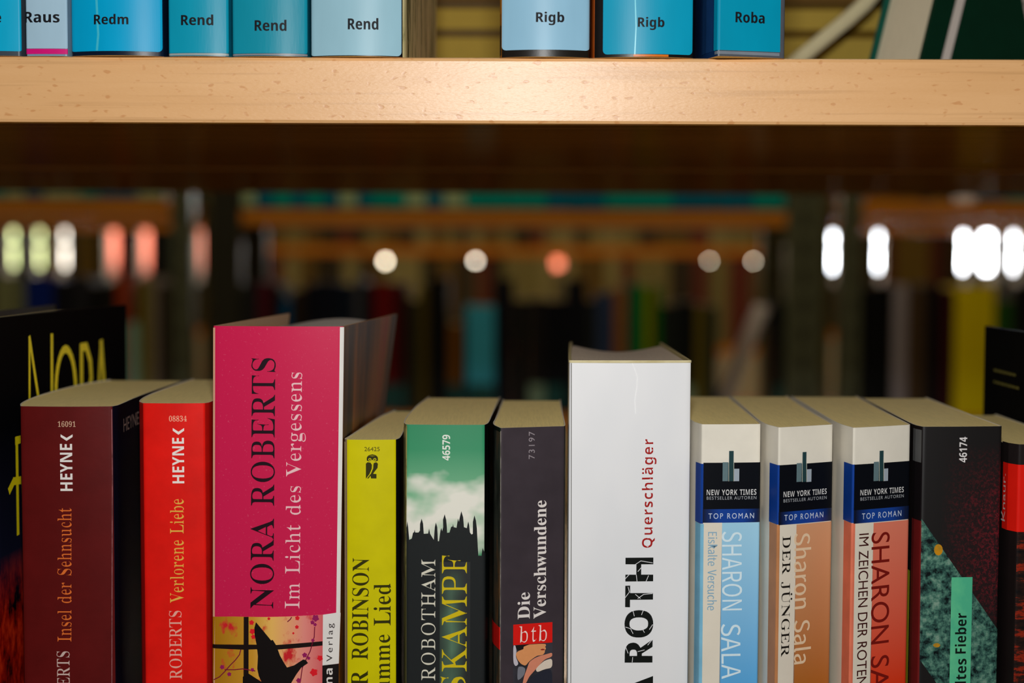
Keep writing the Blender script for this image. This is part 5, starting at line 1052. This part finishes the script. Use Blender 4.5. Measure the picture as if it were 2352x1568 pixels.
B.poly('skyline', [G(sk)], ink((34, 37, 38)), layer=1, label='dark spires')
m, nt, b_ = nodes('soft green halo'); v = coords(nt)
r_ = ramp(nt, rangemap(nt, sep(nt, v, 0), -.0035, .0085), [(0, (0, 0, 0)), (.5, (1, 1, 1)), (1, (0, 0, 0))])
fn = ramp(nt, noise(nt, coords(nt, (1, 1, .8)), 55, 2), [(.36, (0, 0, 0)), (.6, (1, 1, 1))])
mm_ = nt.nodes.new('ShaderNodeMath'); mm_.operation = 'MULTIPLY'; nt.links.new(r_, mm_.inputs[0]); nt.links.new(fn, mm_.inputs[1])
m3 = nt.nodes.new('ShaderNodeMath'); m3.operation = 'MULTIPLY'; nt.links.new(mm_.outputs[0], m3.inputs[0])
nt.links.new(rangemap(nt, sep(nt, coords(nt), 2), k0 - .121, k0 - .131), m3.inputs[1])
nt.links.new(mix(nt, m3.outputs[0], lin((34, 37, 38)), lin((86, 122, 98))), b_.inputs['Base Color']); b_.inputs['Roughness'].default_value = .4
B.rect('title_halo', 1010, 1290, 1080, 1640, m, 2, 'green halo behind the title')
B.text('author_name', 'ROBOTHAM', 'S', (967.5, 1284, 1000.5, 1562), ink((222, 218, 200)), 90, 28, 20, layer=3)
GO = blotch([(.4, (226, 204, 30)), (.6, (236, 222, 120))], 300, (1, 1, 1))
B.text('title', 'KAMPF', 'S', (1014, 1275, 1072, 1542), ink((214, 190, 22)), 90, 30, layer=3, label='yellow title letters')
B.text('title', 'S', 'S', (1012, 1553, 1071, 1602), ink((214, 190, 22)), 90, 30, layer=3, label='yellow title letter')

# dark grey paperback with the red publisher square
SPN = card((58, 50, 56), .36, .12)
B = Book('book', 'charcoal paperback with bold white title above a small red square', [(-7.8, 108), (-9.8, 28), (-11.0, 5)], [(-7.4, -8.6), (17.3, -1.2)], [(17.9, 4), (18.0, 50), (18.6, 108)],
         TOPZ['btb'], group=ROW, spine_mat=SPN, left_mat=card((24, 30, 26), .18), right_mat=card((30, 28, 30), .2))
B.rect('rubbed_corner', 1132, 988, 1149, 1600, blotch([(.38, (26, 30, 28)), (.55, (62, 66, 60)), (.7, (120, 84, 52))], 120, (1, 1, .25), .2), 1, 'scuffed dark corner')
worn_edge(B, [(1150.5, 990), (1150, 1250), (1149, 1568)], 1.4, (140, 134, 128))
worn_edge(B, [(1297.5, 984), (1296.5, 1250), (1295, 1568)], 1.8, (150, 138, 124))
B.text('order_number', '73197', 'R', (1214, 990.5, 1228, 1053.5), ink((150, 140, 146)), 90, 0, 110)
B.text('title', 'Verschwundene', 'S', (1226, 1149, 1254.5, 1419.5), ink((232, 224, 220)))
B.text('title', 'Die', 'S', (1188.5, 1360, 1217, 1421), ink((232, 224, 220)))
RED = ink((222, 26, 20))
B.rect('publisher_square', 1178.5, 1431, 1268.5, 1478, RED, 1, 'red square')
B.text('publisher_name', 'btb', 'S', (1192, 1436, 1255.5, 1473.5), ink((244, 226, 220)), 0, 34, 40)
B.rect('corner_square', 1128, 1431, 1149, 1482, RED, 2, 'red square on the corner')
def K(pts): return [(1100 + x / 8.34, 1380 + y / 8.34) for x, y in pts]
B.rect('cover_picture', 1178.5, 1479, 1268.5, 1640, blotch([(.4, (34, 36, 42)), (.6, (60, 58, 66))], 90), 1, 'painting of a resting woman')
def rounded(p):
    for _ in range(2):
        p = [q for a, b in zip(p, p[1:] + p[:1]) for q in ((a[0] * .8 + b[0] * .2, a[1] * .8 + b[1] * .2), (a[0] * .2 + b[0] * .8, a[1] * .2 + b[1] * .8))]
    return p
def pic(n, pts, c, layer, lab): B.poly(n, [rounded(K(pts))], ink(c), layer=layer, label=lab)
pic('painted_cloth', [(655, 840), (700, 850), (720, 960), (700, 1060), (760, 1200), (700, 1250), (655, 1180)], (196, 190, 200), 2, 'white sleeve')
pic('painted_figure', [(860, 835), (1270, 810), (1285, 850), (1262, 870), (1285, 905), (1262, 935), (1258, 985), (1220, 1030), (1120, 1040), (1060, 1075), (960, 1150), (890, 1240), (800, 1200), (730, 1110), (700, 1010), (740, 960), (840, 920)], (224, 150, 96), 2, 'woman in profile')
pic('painted_hair', [(690, 842), (980, 822), (900, 850), (850, 870), (850, 920), (760, 940), (715, 920)], (28, 22, 22), 3, 'dark hair')
pic('painted_lips', [(1168, 925), (1215, 905), (1262, 918), (1250, 935), (1200, 940)], (150, 44, 36), 3, 'lips')
pic('painted_hand', [(960, 1160), (1060, 1090), (1150, 1050), (1300, 1010), (1400, 980), (1400, 1060), (1260, 1110), (1160, 1210), (1060, 1330), (960, 1440), (900, 1568), (820, 1640), (860, 1440), (920, 1280)], (216, 136, 108), 3, 'hand and arm')
pic('painted_sleeve', [(1080, 1300), (1160, 1210), (1260, 1130), (1400, 1090), (1400, 1270), (1250, 1300), (1110, 1360)], (222, 206, 190), 4, 'pale drapery')
pic('painted_drape', [(1110, 1380), (1260, 1320), (1402, 1290), (1402, 2000), (900, 2000), (960, 1500)], (40, 42, 54), 3, 'dark drape')
pic('painted_dress', [(740, 1250), (830, 1250), (890, 1290), (870, 1400), (800, 1480), (730, 1520)], (120, 122, 132), 3, 'grey dress')

# white hardcover
m, nt, b_ = nodes('white laminated board')
f = noise(nt, coords(nt, (1, 1, .5)), 22, 3)
nt.links.new(ramp(nt, f, [(.3, lin((228, 230, 234))), (.7, lin((240, 240, 242)))]), b_.inputs['Base Color']); b_.inputs['Roughness'].default_value = .36
wv = nt.nodes.new('ShaderNodeTexNoise'); wv.inputs['Scale'].default_value = 40; nt.links.new(coords(nt, (1, 1, .12)), wv.inputs['Vector'])
bump(nt, b_, wv.outputs[0], .10, .002)
M_white = m
B = Book('book', 'tall white book with cracked black capitals and a red title', [(23.2, 122), (20.6, 60), (18.8, 2)], [(19.2, -1.5), (66.4, 1.2)], [(66.6, 5), (66.4, 60), (66.2, 122)],
         TOPZ['roth'], t=1.1, bulge=.5, group=None, spine_mat=M_white, left_mat=M_white, right_mat=M_white, rim=ink((182, 168, 120)), sink=1.2, pages=paper((206, 188, 166)), sag=2.8, trim=6, back_in=3)
B.poly('head_edge', [[(18.9, B.top), (66.5, B.top), (66.5, B.top - .9), (42, B.top - 1.0), (18.9, B.top - .95)]], blotch([(.4, (196, 182, 136)), (.6, (214, 202, 160))], 300, (.3, 1, 1)), layer=2, label='worn buff edge at the head', mm=True)
B.polys('hinge_groove', stroke([(1312.5, 834), (1312, 1200), (1311, 1600)], 1.6), ink((110, 108, 104)), 2, label='dark hinge groove')
B.polys('spine_crease', stroke([(1450, 828), (1457, 846), (1464, 866), (1463, 890), (1458, 920), (1460, 950)], 1.3), ink((252, 252, 252), .2), 1)
def cracks(x0, y0, x1, y1, n, seed):
    r = random.Random(seed); out = []
    for i in range(n):
        y = y0 + (y1 - y0) * (i + r.uniform(.2, .8)) / n; x = x0 + (x1 - x0) * r.uniform(.05, .7)
        out += stroke([(x, y), (x + 6, y + r.uniform(-5, 5)), (x + 11, y + r.uniform(-7, 7))], 1.0)
    return out
def R6(*p): return stroke([(1300 + x / 2.667, 980 + y / 2.667) for x, y in p], 1.3)
ROTH = [R6((420, 845), (458, 820), (530, 832)), R6((440, 885), (460, 862)), R6((430, 905), (435, 945)), R6((490, 945), (505, 910)), R6((380, 980), (388, 1010), (362, 1045)), R6((425, 1025), (455, 1050)),
        R6((440, 1050), (475, 1025), (530, 1020)), R6((410, 1125), (418, 1158)), R6((462, 1150), (475, 1118)), R6((365, 1225), (395, 1235), (410, 1265)), R6((460, 1225), (480, 1258)),
        R6((362, 1340), (380, 1385)), R6((440, 1375), (480, 1365)), R6((500, 1335), (530, 1300)), R6((408, 1410), (405, 1440)), R6((362, 930), (385, 905)), R6((510, 1240), (530, 1210))]
B.text('title', 'Querschläger', 'B', (1474, 1008, 1507, 1257), ink((170, 30, 28)), 90, 17, 22, label='red cracked title')
B.text('author_name', 'ROTH', 'B', (1434.5, 1280, 1500.5, 1521), ink((16, 20, 18)), 90, -8, 12, label='black cracked letters')
B.text('author_name', 'A', 'B', (1434.5, 1552, 1499.5, 1618), ink((16, 20, 18)), 90, -8, label='black cracked letter')
B.polys('letter_crack', [q for l in ROTH for q in l] + cracks(1480, 1010, 1500, 1257, 15, 5), ink((236, 236, 240)), 2.2, label='white cracks through the letters')

# three matching paperbacks
def top_roman(label, left, spine, right, xs, yb, names, cols, extra):
    """xs: corner left, spine left, spine right px; yb: black top, blue top, blue foot px"""
    sm = card((230, 224, 210), .36, .04)
    b = Book('book', label, left, spine, right, TOPZ['ny'], group=ROW, bulge=.35, spine_mat=sm, left_mat=sm, right_mat=card((222, 216, 204)))
    xc, xl, xr = xs; y0, y1, y2 = yb
    blue = card((14, 62, 150), .32, .08); blk = ink((10, 13, 20), .3)
    b.rect('corner_band', xc, y0 + 1, xl, y2 + 1, blue, 1, 'blue corner band')
    b.rect('series_panel', xl - .5, y0, xr, y1, blk, 1, 'black series panel')
    m, nt, bs = nodes('blue band fading at its ends'); x = sep(nt, coords(nt), 0); hw = (xr - xl) / 2 / 5.93 * MM
    nt.links.new(ramp(nt, rangemap(nt, x, -hw, hw), [(0, lin((8, 16, 40))), (.3, lin((14, 62, 150))), (.72, lin((14, 62, 150))), (1, lin((10, 26, 60)))]), bs.inputs['Base Color']); bs.inputs['Roughness'].default_value = .3
    b.rect('series_band', xl - 1.5, y1, xr, y2, m, 1.5, 'blue series band')
    (l0, l1), (d0, d1), (g0, g1), (yt, yl, yg, yb_) = names['bars']
    b.rect('logo_bar', l0, yl, l1, yb_, ink((98, 122, 128)), 2, 'grey bar'); b.rect('logo_bar', d0, yt, d1, yb_, ink((36, 66, 70)), 3, 'dark teal bar')
    b.rect('logo_bar', g0, yg, g1, yb_, ink((160, 172, 184)), 2, 'pale grey bar')
    b.polys('logo_line', stroke([(d0 - .6, yl), (d0 - .6, yb_)], 1.0) + stroke([(d1 + .6, yl), (d1 + .6, yb_)], 1.0), ink((206, 206, 190)), 4)
    tx0, tx1, ty, by, ry0, ry1, rx0, rx1 = names['text']
    b.text('series_name', 'NEW YORK TIMES', 'B', (tx0, ty - 6.5, tx1, ty + 6.5), ink((216, 216, 216)), 0, 14)
    b.text('series_name', 'BESTSELLER AUTOREN', 'R', (tx0, by - 3.7, tx1, by + 3.7), ink((168, 172, 178)), 0, 0, 90)
    b.text('series_name', 'TOP ROMAN', 'R', (rx0, ry0, rx1, ry1), ink((206, 216, 232)), 0, 0, 170)
    xk = names['cream']; yf = 2055
    b.rect('corner_colour', xc - 2, y2 + 1, xl - 1, yf, cols[0], 1, 'coloured corner')
    b.rect('title_strip', xl - 1, y2, xk, yf, card((226, 218, 202), .38, .03), 1, 'cream title strip')
    b.rect('author_panel', xk, y2, xr - 2, yf, cols[1], 1, 'coloured author panel', skew=6)
    extra(b); return b
def e1(b):
    b.text('author_name', 'SHARON', 'L', (1658, 1220, 1704, 1401), ink((218, 240, 250)), -90, 0, skew=-3); b.text('author_name', 'SALA', 'L', (1656, 1432, 1701, 1558), ink((218, 240, 250)), -90, 0, skew=-3)
    b.text('title', 'Eiskalte Versuche', 'L', (1625, 1221, 1647, 1401), ink((140, 178, 202)), -90, -4)
def e2(b):
    b.text('title', 'DER JÜNGER', 'S', (1792.5, 1230, 1819, 1507), ink((30, 26, 22)), -90, 18)
    b.text('author_name', 'Sharon Sala', 'L', (1823, 1223, 1862, 1523), ink((234, 206, 172)), -90, -4, skew=-4)
def e3(b):
    b.text('title', 'IM ZEICHEN DER ROTEN', 'R', (1969.5, 1225, 1992, 1574), ink((66, 24, 22)), -90)
    b.text('author_name', 'SHARON', 'R', (2000, 1222, 2042, 1477), ink((124, 24, 18)), -90, skew=-3); b.text('author_name', 'SALA', 'R', (1998, 1505, 2040, 1662), ink((124, 24, 18)), -90)
H = -SHELF + TOPZ['ny']
top_roman('cream paperback with light blue lower half, just right of the white book', [(73, 120), (68.4, 40), (67.6, 10)], [(70.6, -2), (93.6, .3)], [(94.1, 4), (95.2, 50), (97, 120)], (1598, 1615.5, 1746), (1062, 1168.5, 1199.5),
          dict(bars=((1659.5, 1672), (1674, 1684.5), (1686, 1697.6), (1035, 1061, 1076, 1104.5)), text=(1623, 1737, 1130, 1143, 1178, 1190.5, 1627, 1731.5), cream=1656.5),
          (card((124, 186, 216)), gradient((160, 208, 234), 148, (92, 170, 226), 86)), e1)
top_roman('cream paperback with brown lower half, between two of the same series', [(98.2, 120), (95.8, 40), (94.6, 3)], [(98.7, -11.6), (121.5, -.2)], [(122.1, 3), (122.6, 60), (125.0, 122)], (1767.5, 1789.5, 1912), (1064, 1171, 1200.5),
          dict(bars=((1829, 1840.5), (1842, 1851), (1852.5, 1863), (1037.5, 1063, 1077, 1106)), text=(1799, 1898, 1131.5, 1146, 1178.5, 1191.5, 1801, 1890), cream=1826.5),
          (card((190, 128, 82)), gradient((212, 154, 114), 148, (176, 104, 40), 86)), e2)
top_roman('cream paperback with orange-red lower half and dark red author name', [(126.6, 120), (125.0, 45), (124.0, 5)], [(127.1, -11.6), (151.6, .1)], [(152.2, 3), (153.6, 50), (157.6, 122)], (1938, 1962, 2091), (1062.5, 1166.5, 1197),
          dict(bars=((2006, 2017.6), (2018.8, 2028), (2029.2, 2039), (1034.5, 1060, 1075.5, 1104)), text=(1975.5, 2075, 1127.5, 1142, 1175, 1188.5, 1979, 2069.5), cream=2003),
          (card((226, 120, 92)), gradient((226, 126, 102), 148, (226, 56, 20), 84)), e3)

# black fever paperback
m, nt, b_ = nodes('black cover with red specks'); v = coords(nt); x = sep(nt, v, 0); z = sep(nt, v, 2)
sp_ = ramp(nt, noise(nt, v, 850, 3, .75), [(.47, (0, 0, 0)), (.66, (1, 1, 1))])
a1 = ramp(nt, rangemap(nt, x, -.008, .015), [(0, (0, 0, 0)), (1, (1, 1, 1))]); a2 = ramp(nt, rangemap(nt, z, .105, .180), [(0, (0, 0, 0)), (.3, (.9,) * 3), (.62, (.8,) * 3), (1, (0, 0, 0))])
q1 = nt.nodes.new('ShaderNodeMath'); q1.operation = 'MULTIPLY'; nt.links.new(a1, q1.inputs[0]); nt.links.new(a2, q1.inputs[1])
q2 = nt.nodes.new('ShaderNodeMath'); q2.operation = 'MULTIPLY'; nt.links.new(q1.outputs[0], q2.inputs[0]); nt.links.new(sp_, q2.inputs[1])
base = mix(nt, q1.outputs[0], lin((20, 18, 20)), lin((38, 17, 22)))
nt.links.new(mix(nt, q2.outputs[0], base, lin((124, 22, 36))), b_.inputs['Base Color']); b_.inputs['Roughness'].default_value = .38
B = Book('book', 'black paperback with teal speckled wedge and mint green title label', [(159.2, 121), (156.2, 50), (154.0, 5)], [(156.0, -2.2), (187.4, .8)], [(188.0, 4), (188.6, 60), (190.2, 122)], TOPZ['fever'], bulge=.5, group=ROW,
         spine_mat=m, left_mat=card((24, 19, 20), .3), right_mat=card((20, 18, 20)))
B.poly('side_strip', [[(7, -230), (24, -230), (24, -124), (7, -124)]], card((176, 170, 40), .4), 'left', 1, 'yellow green strip', mm=True)
B.rect('corner_patch', 2098, 985, 2117, 1060, card((92, 92, 92), .4), 1, 'grey patch on the corner')
B.rect('corner_patch', 2094, 1060, 2116, 1192, card((22, 18, 20), .36), 1, 'black patch on the corner')
B.rect('corner_patch', 2092, 1192, 2115, 1640, card((104, 26, 26), .36), 1, 'dark red corner')
B.poly('picture_wedge', [[(2116.5, 1191), (2296, 1450), (2295, 1760), (2112, 1514)]], blotch([(.36, (8, 16, 20)), (.46, (44, 80, 74)), (.56, (78, 124, 108)), (.70, (128, 158, 142))], 330, (1, 1, 1), .4, 6, .66), layer=1, label='teal speckled wedge')
for sp in (circ(2155, 1262, 10, 13), circ(2151, 1481, 8, 5)): B.polys('orange_spot', [sp], blotch([(.4, (206, 140, 20)), (.6, (170, 130, 40))], 500), 2, label='orange spot')
B.rect('title_label', 2183, 1325, 2231, 1700, blotch([(.4, (78, 182, 142)), (.65, (104, 204, 150))], 60), 2, 'mint green label')
B.text('order_number', '46174', 'B', (2203, 1003, 2221, 1061.5), ink((224, 220, 220)))
B.text('title', 'Fieber', 'B', (2193, 1407, 2219, 1500), ink((14, 26, 22)), 90, 0, 10, layer=3)
B.text('title', 'ltes', 'B', (2193, 1512, 2219, 1569), ink((14, 26, 22)), 90, 0, 10, layer=3)

# red and black paperback at the right edge
lava = blotch([(.36, (18, 16, 18)), (.50, (44, 26, 22)), (.57, (150, 40, 20)), (.66, (60, 26, 20))], 150, (.45, 1, 1.6), .32, 6, .7)
B = Book('book', 'red and black paperback cut by the right edge of the photo', [(193, 116), (190.6, 50), (189.6, 4)], [(193.2, -2.6), (219, 0)], [(220, 4), (220.6, 60), (221, 116)], TOPZ['knaur'], bulge=.5, group=ROW,
         spine_mat=lava, left_mat=card((24, 18, 18), .3), right_mat=card((30, 20, 20)))
B.rect('head_band', 2303, 1020, 2460, 1067, card((30, 24, 24), .34), 1, 'black head band')
B.rect('red_band', 2303, 1067, 2460, 1221, card((226, 26, 14), .34, .05), 1, 'red band')
B.text('publisher_name', 'Knaur.', 'R', (2301.5, 1086, 2310, 1196), ink((206, 190, 186)), 90)

# black hardcover at the right edge
B = Book('book', 'black book at right edge behind, its side cover with tiny pale lettering', [(222.4, 140), (222.2, 60), (222.6, 4)], [(223.4, 0), (250, 0)], [(251, 4), (251, 138)], -33.0, t=1.4, sink=3, spine_mat=card((14, 14, 14)), left_mat=card((20, 19, 18), .5, .1, 0), right_mat=card((14, 14, 14)), rim=ink((40, 34, 30)), trim=8)
for k, (zt, s_) in enumerate(((-53, 96), (-58.5, 88))):
    ls = []
    r = random.Random(k)
    y = 124
    while y > s_:
        w_ = r.uniform(2, 6); ls += stroke([(y, zt), (y - w_, zt)], 1.1); y -= w_ + 1.3
    B.polys('blurb_line', ls, ink((116, 110, 50)), 1, 'left', mm=True)

# ---------------------------------------------------------------- stickered books on the upper shelf
UP = 'stickered books standing on the beech shelf'
def upper(label, x0, x1, cover, sticker, text, tbox, sbox, h=196, depth=125, bulge=3.0, left=None, spine=None, right=None, left_mat=None, right_mat=None, rnd=1.6, foot_strip=None, scratch=False):
    a, b = X(x0, 0, 100), X(x1, 0, 100)
    left = left or [(a + .3, depth), (a + .2, 40), (a, 5)]
    right = right or [(b, 5), (b - .2, 40), (b - .3, depth)]
    spine = spine or [(a + .8, .6), (b - .8, .6)]
    cm = card(cover, .22)
    B = Book('book', label, left, spine, right, UPPER1 + h, UPPER1, .5, cm, left_mat or cm, right_mat or cm, bulge=bulge, group=UP)
    m, nt, bs = nodes('plastic covered sticker'); col = lin(sticker); v = coords(nt)
    f = noise(nt, coords(nt, (1, 1, .35)), 60, 3); nt.links.new(ramp(nt, f, [(.3, tuple(c * .88 for c in col[:3])), (.7, col)]), bs.inputs['Base Color'])
    bs.inputs['Roughness'].default_value = .36; bs.inputs['Specular IOR Level'].default_value = .12
    bump(nt, bs, noise(nt, coords(nt, (1, 1, .15)), 260 if scratch else 120, 3, .7), .16 if scratch else .08, .0004)
    B.rect('spine_label', *sbox, m, 1, 'sticker with author letters', rnd=rnd)
    B.text('label_text', text, 'B', tbox, ink((18, 20, 26)), 0, -8, 12, layer=2)
    if foot_strip:
        for (p0, q0, p1, q1, c) in foot_strip: B.rect('foot_strip', p0, q0, p1, q1, card(c, .25), 2 if c[0] > 200 else 1, 'coloured strip at the foot')
    return B
SB = -420
upper('turquoise stickered book cut off by the left edge of the photo', -92, 51, (60, 70, 80), (0, 172, 214), 'e', (-10, 34, 3, 52), (-90, SB, 49, 117), bulge=1.0, rnd=.6)
upper('narrow pale book labelled Raus with a magenta foot', 55, 158, (120, 150, 170), (168, 200, 220), 'Raus', (63, 27, 137, 52), (57, SB, 155, 111), bulge=.5, rnd=.3, foot_strip=[(57, 112, 155, 124, (214, 20, 120))])
B = upper('thick navy book labelled Redm with bright cyan sticker', 160, 379, (10, 24, 44), (0, 166, 216), 'Redm', (216, 32, 295, 56), (164, SB, 373, 117), bulge=3.5)
B.polys('crease_highlight', stroke([(226, SB), (222, 0), (224, 40), (226, 80), (223, 115)], 5), ink((66, 186, 212), .15), 1.4)  # highlight along the crease painted as a paler line
upper('teal book labelled Rend, directly right of the Redm book', 383, 528, (10, 110, 136), (12, 154, 184), 'Rend', (416, 33, 490, 58), (386, SB, 525, 121), bulge=1.6, rnd=.5, scratch=True, foot_strip=[(386, 122, 525, 127, (150, 160, 160))])
upper('teal book labelled Rend beside the last pale blue Rend book', 530, 709, (10, 90, 110), (18, 144, 168), 'Rend', (585, 45, 658, 71), (533, SB, 706, 122), bulge=2.2, rnd=.8, scratch=True, foot_strip=[(533, 123, 706, 127, (130, 130, 136))])
bark = blotch([(.38, (96, 98, 58)), (.46, (226, 216, 156)), (.6, (250, 236, 180)), (.7, (150, 152, 96))], 150, (1, 1, .16), .5, 6, .66)
upper('pale blue book labelled Rend with a black edge, left of the gap', 711, 930, (14, 14, 16), (152, 194, 210), 'Rend', (799, 41, 869, 68), (715, SB, 922, 127), bulge=3.2,
      right=[(X(931, 0, 100), 4), (X(931, 0, 100) + 1.6, 40), (X(931, 0, 100) + 5, 125)], right_mat=bark)
upper('pale blue book labelled Rigb with an orange-brown edge, right of the gap', 1147, 1357, (26, 22, 18), (146, 192, 218), 'Rigb', (1231, 27, 1296, 58), (1153, SB, 1354, 114), bulge=3.4, left_mat=card((170, 104, 24)), foot_strip=[(1147.5, 60, 1152, 128, (30, 26, 20)), (1148, SB, 1152, 34, (186, 118, 30))])
B = upper('cyan book labelled Rigb with a broad black edge', 1360, 1597, (18, 16, 16), (10, 158, 194), 'Rigb', (1465, 39, 1526, 69), (1385, SB, 1590, 124), bulge=3.4, left_mat=card((190, 86, 24)), foot_strip=[(1455, 125, 1535, 130, (212, 110, 20))])
B.polys('crease_highlight', stroke([(1459, SB), (1459, 0), (1461, 60), (1458, 125)], 3), ink((80, 196, 216), .15), 1.4)  # pale stroke stands for the highlight on this sticker's crease
upper('cyan book labelled Roba, rightmost of the stickered books', 1608, 1796, (80, 84, 92), (0, 150, 184), 'Roba', (1689, 27, 1756, 53), (1640, SB, 1792, 117), bulge=.4, rnd=.3,
      left=[(70.6, 125), (70.0, 40), (69.6, 8)], spine=[(74.4, -6.5), (100.8, .4)], right=[(101.4, 4), (101.2, 125)], left_mat=card((20, 50, 96), .2), foot_strip=[(1612, SB, 1638, 122, (24, 60, 108)), (1642, 119, 1790, 126, (120, 128, 138))])

# green book standing askew farther back, slumped to the right
r = empty('book', world((167, 165, UPPER1)), 'dark green book with white lines standing askew farther back at upper right', 'book')
GRN = card((2, 44, 28), .4)
wd, th, ht, SL = 150, 33, 190, .30
def slump(bm):
    for v in bm.verts: v.co.y += v.co.z * SL
    return bm
bm = bmesh.new(); box(bm, 0, th * MM, 3 * MM, (wd - 3) * MM, .5 * MM, (ht - 4) * MM); build('page_block', slump(bm), paper((226, 214, 184)), r)
bm = bmesh.new(); box(bm, th * MM, (th + 2) * MM, 0, wd * MM, 0, ht * MM); build('front_cover', slump(bm), GRN, r)
bm = bmesh.new(); box(bm, -2 * MM, 0, 0, wd * MM, 0, ht * MM); build('back_cover', slump(bm), card((10, 84, 70), .4), r)
bm = bmesh.new(); box(bm, -2 * MM, (th + 2) * MM, wd * MM, (wd + 2) * MM, 0, ht * MM); build('spine', slump(bm), GRN, r)
for pts in ([(15, 1), (15.5, 50), (16, 185)], [(88, 1), (77, 22), (60, 50), (20, 120)]):
    bm = bmesh.new()
    for l in stroke(pts, 5.5):
        bm.faces.new([bm.verts.new(((th + 2.3) * MM, p[0] * MM, p[1] * MM)) for p in l])
    build('cover_line', slump(bm), ink((214, 204, 196)), r, label='white line')
r.rotation_euler = (0, 0, math.radians(-60))

# large volumes lying in a stack at the back of the upper shelf
def lying(label, x0, x1, y0, y1, z0, z1, cov, pg, t):
    r = empty('book', world(((x0 + x1) / 2, y0, z0)), label, 'book', 'large volumes lying at the back of the shelf')
    hw = (x1 - x0) / 2 * MM; d = (y1 - y0) * MM; h = (z1 - z0) * MM; t *= MM
    bm = bmesh.new(); box(bm, -hw + .002, hw - .002, .001, d - .002, t, h - t); build('page_block', bm, pg, r)
    for n, a in (('back_cover', 0), ('front_cover', h - t)):
        bm = bmesh.new(); box(bm, -hw, hw, 0, d, a, a + t, 0, .0006); build(n, bm, cov, r)
    bm = bmesh.new(); box(bm, -hw, hw, d, d + t, 0, h); build('spine', bm, cov, r)
    return r
OLP = paper((186, 158, 62), 'yellowed leaves')
lying('thick yellow-edged volume lying flat at the back, lowest band in the gap', -105, 228, 330, 600, UPPER1, 132.2, card((110, 84, 14)), OLP, 2.6)
lying('thinner volume lying on the thick yellow-edged one, upper pale band', -100, 226, 330, 600, 132.3, 149.2, card((110, 84, 14)), OLP, 2.6)
lying('dark brown volume on top of the flat stack at the back', -98, 220, 334, 600, 149.3, 192, card((70, 48, 8)), paper((120, 86, 22), 'browned leaves'), 2.6)
# curling sheet in front of them
bm = bmesh.new(); prev = None
cur = [(100, 76.4), (120, 82), (140, 93), (155, 104), (167, 114), (178, 123), (189, 132), (199, 141), (207, 151), (212, 164)]
for x, z in cur:
    row = [bm.verts.new(((x - 100) * MM, k * MM, (z - UPPER1) * MM)) for k in (0, 36)]
    if prev: bm.faces.new((prev[0], row[0], row[1], prev[1]))
    prev = row
o = build('bent_booklet', bm, paper((236, 224, 180), 'loose leaves'), None, world((100, 289, UPPER1)), smooth=True)
md = o.modifiers.new('paper', 'SOLIDIFY'); md.thickness = .008; md.offset = 1
tag(o, 'pale thin booklet bent upward before the flat stack, left of the green book', 'booklet')
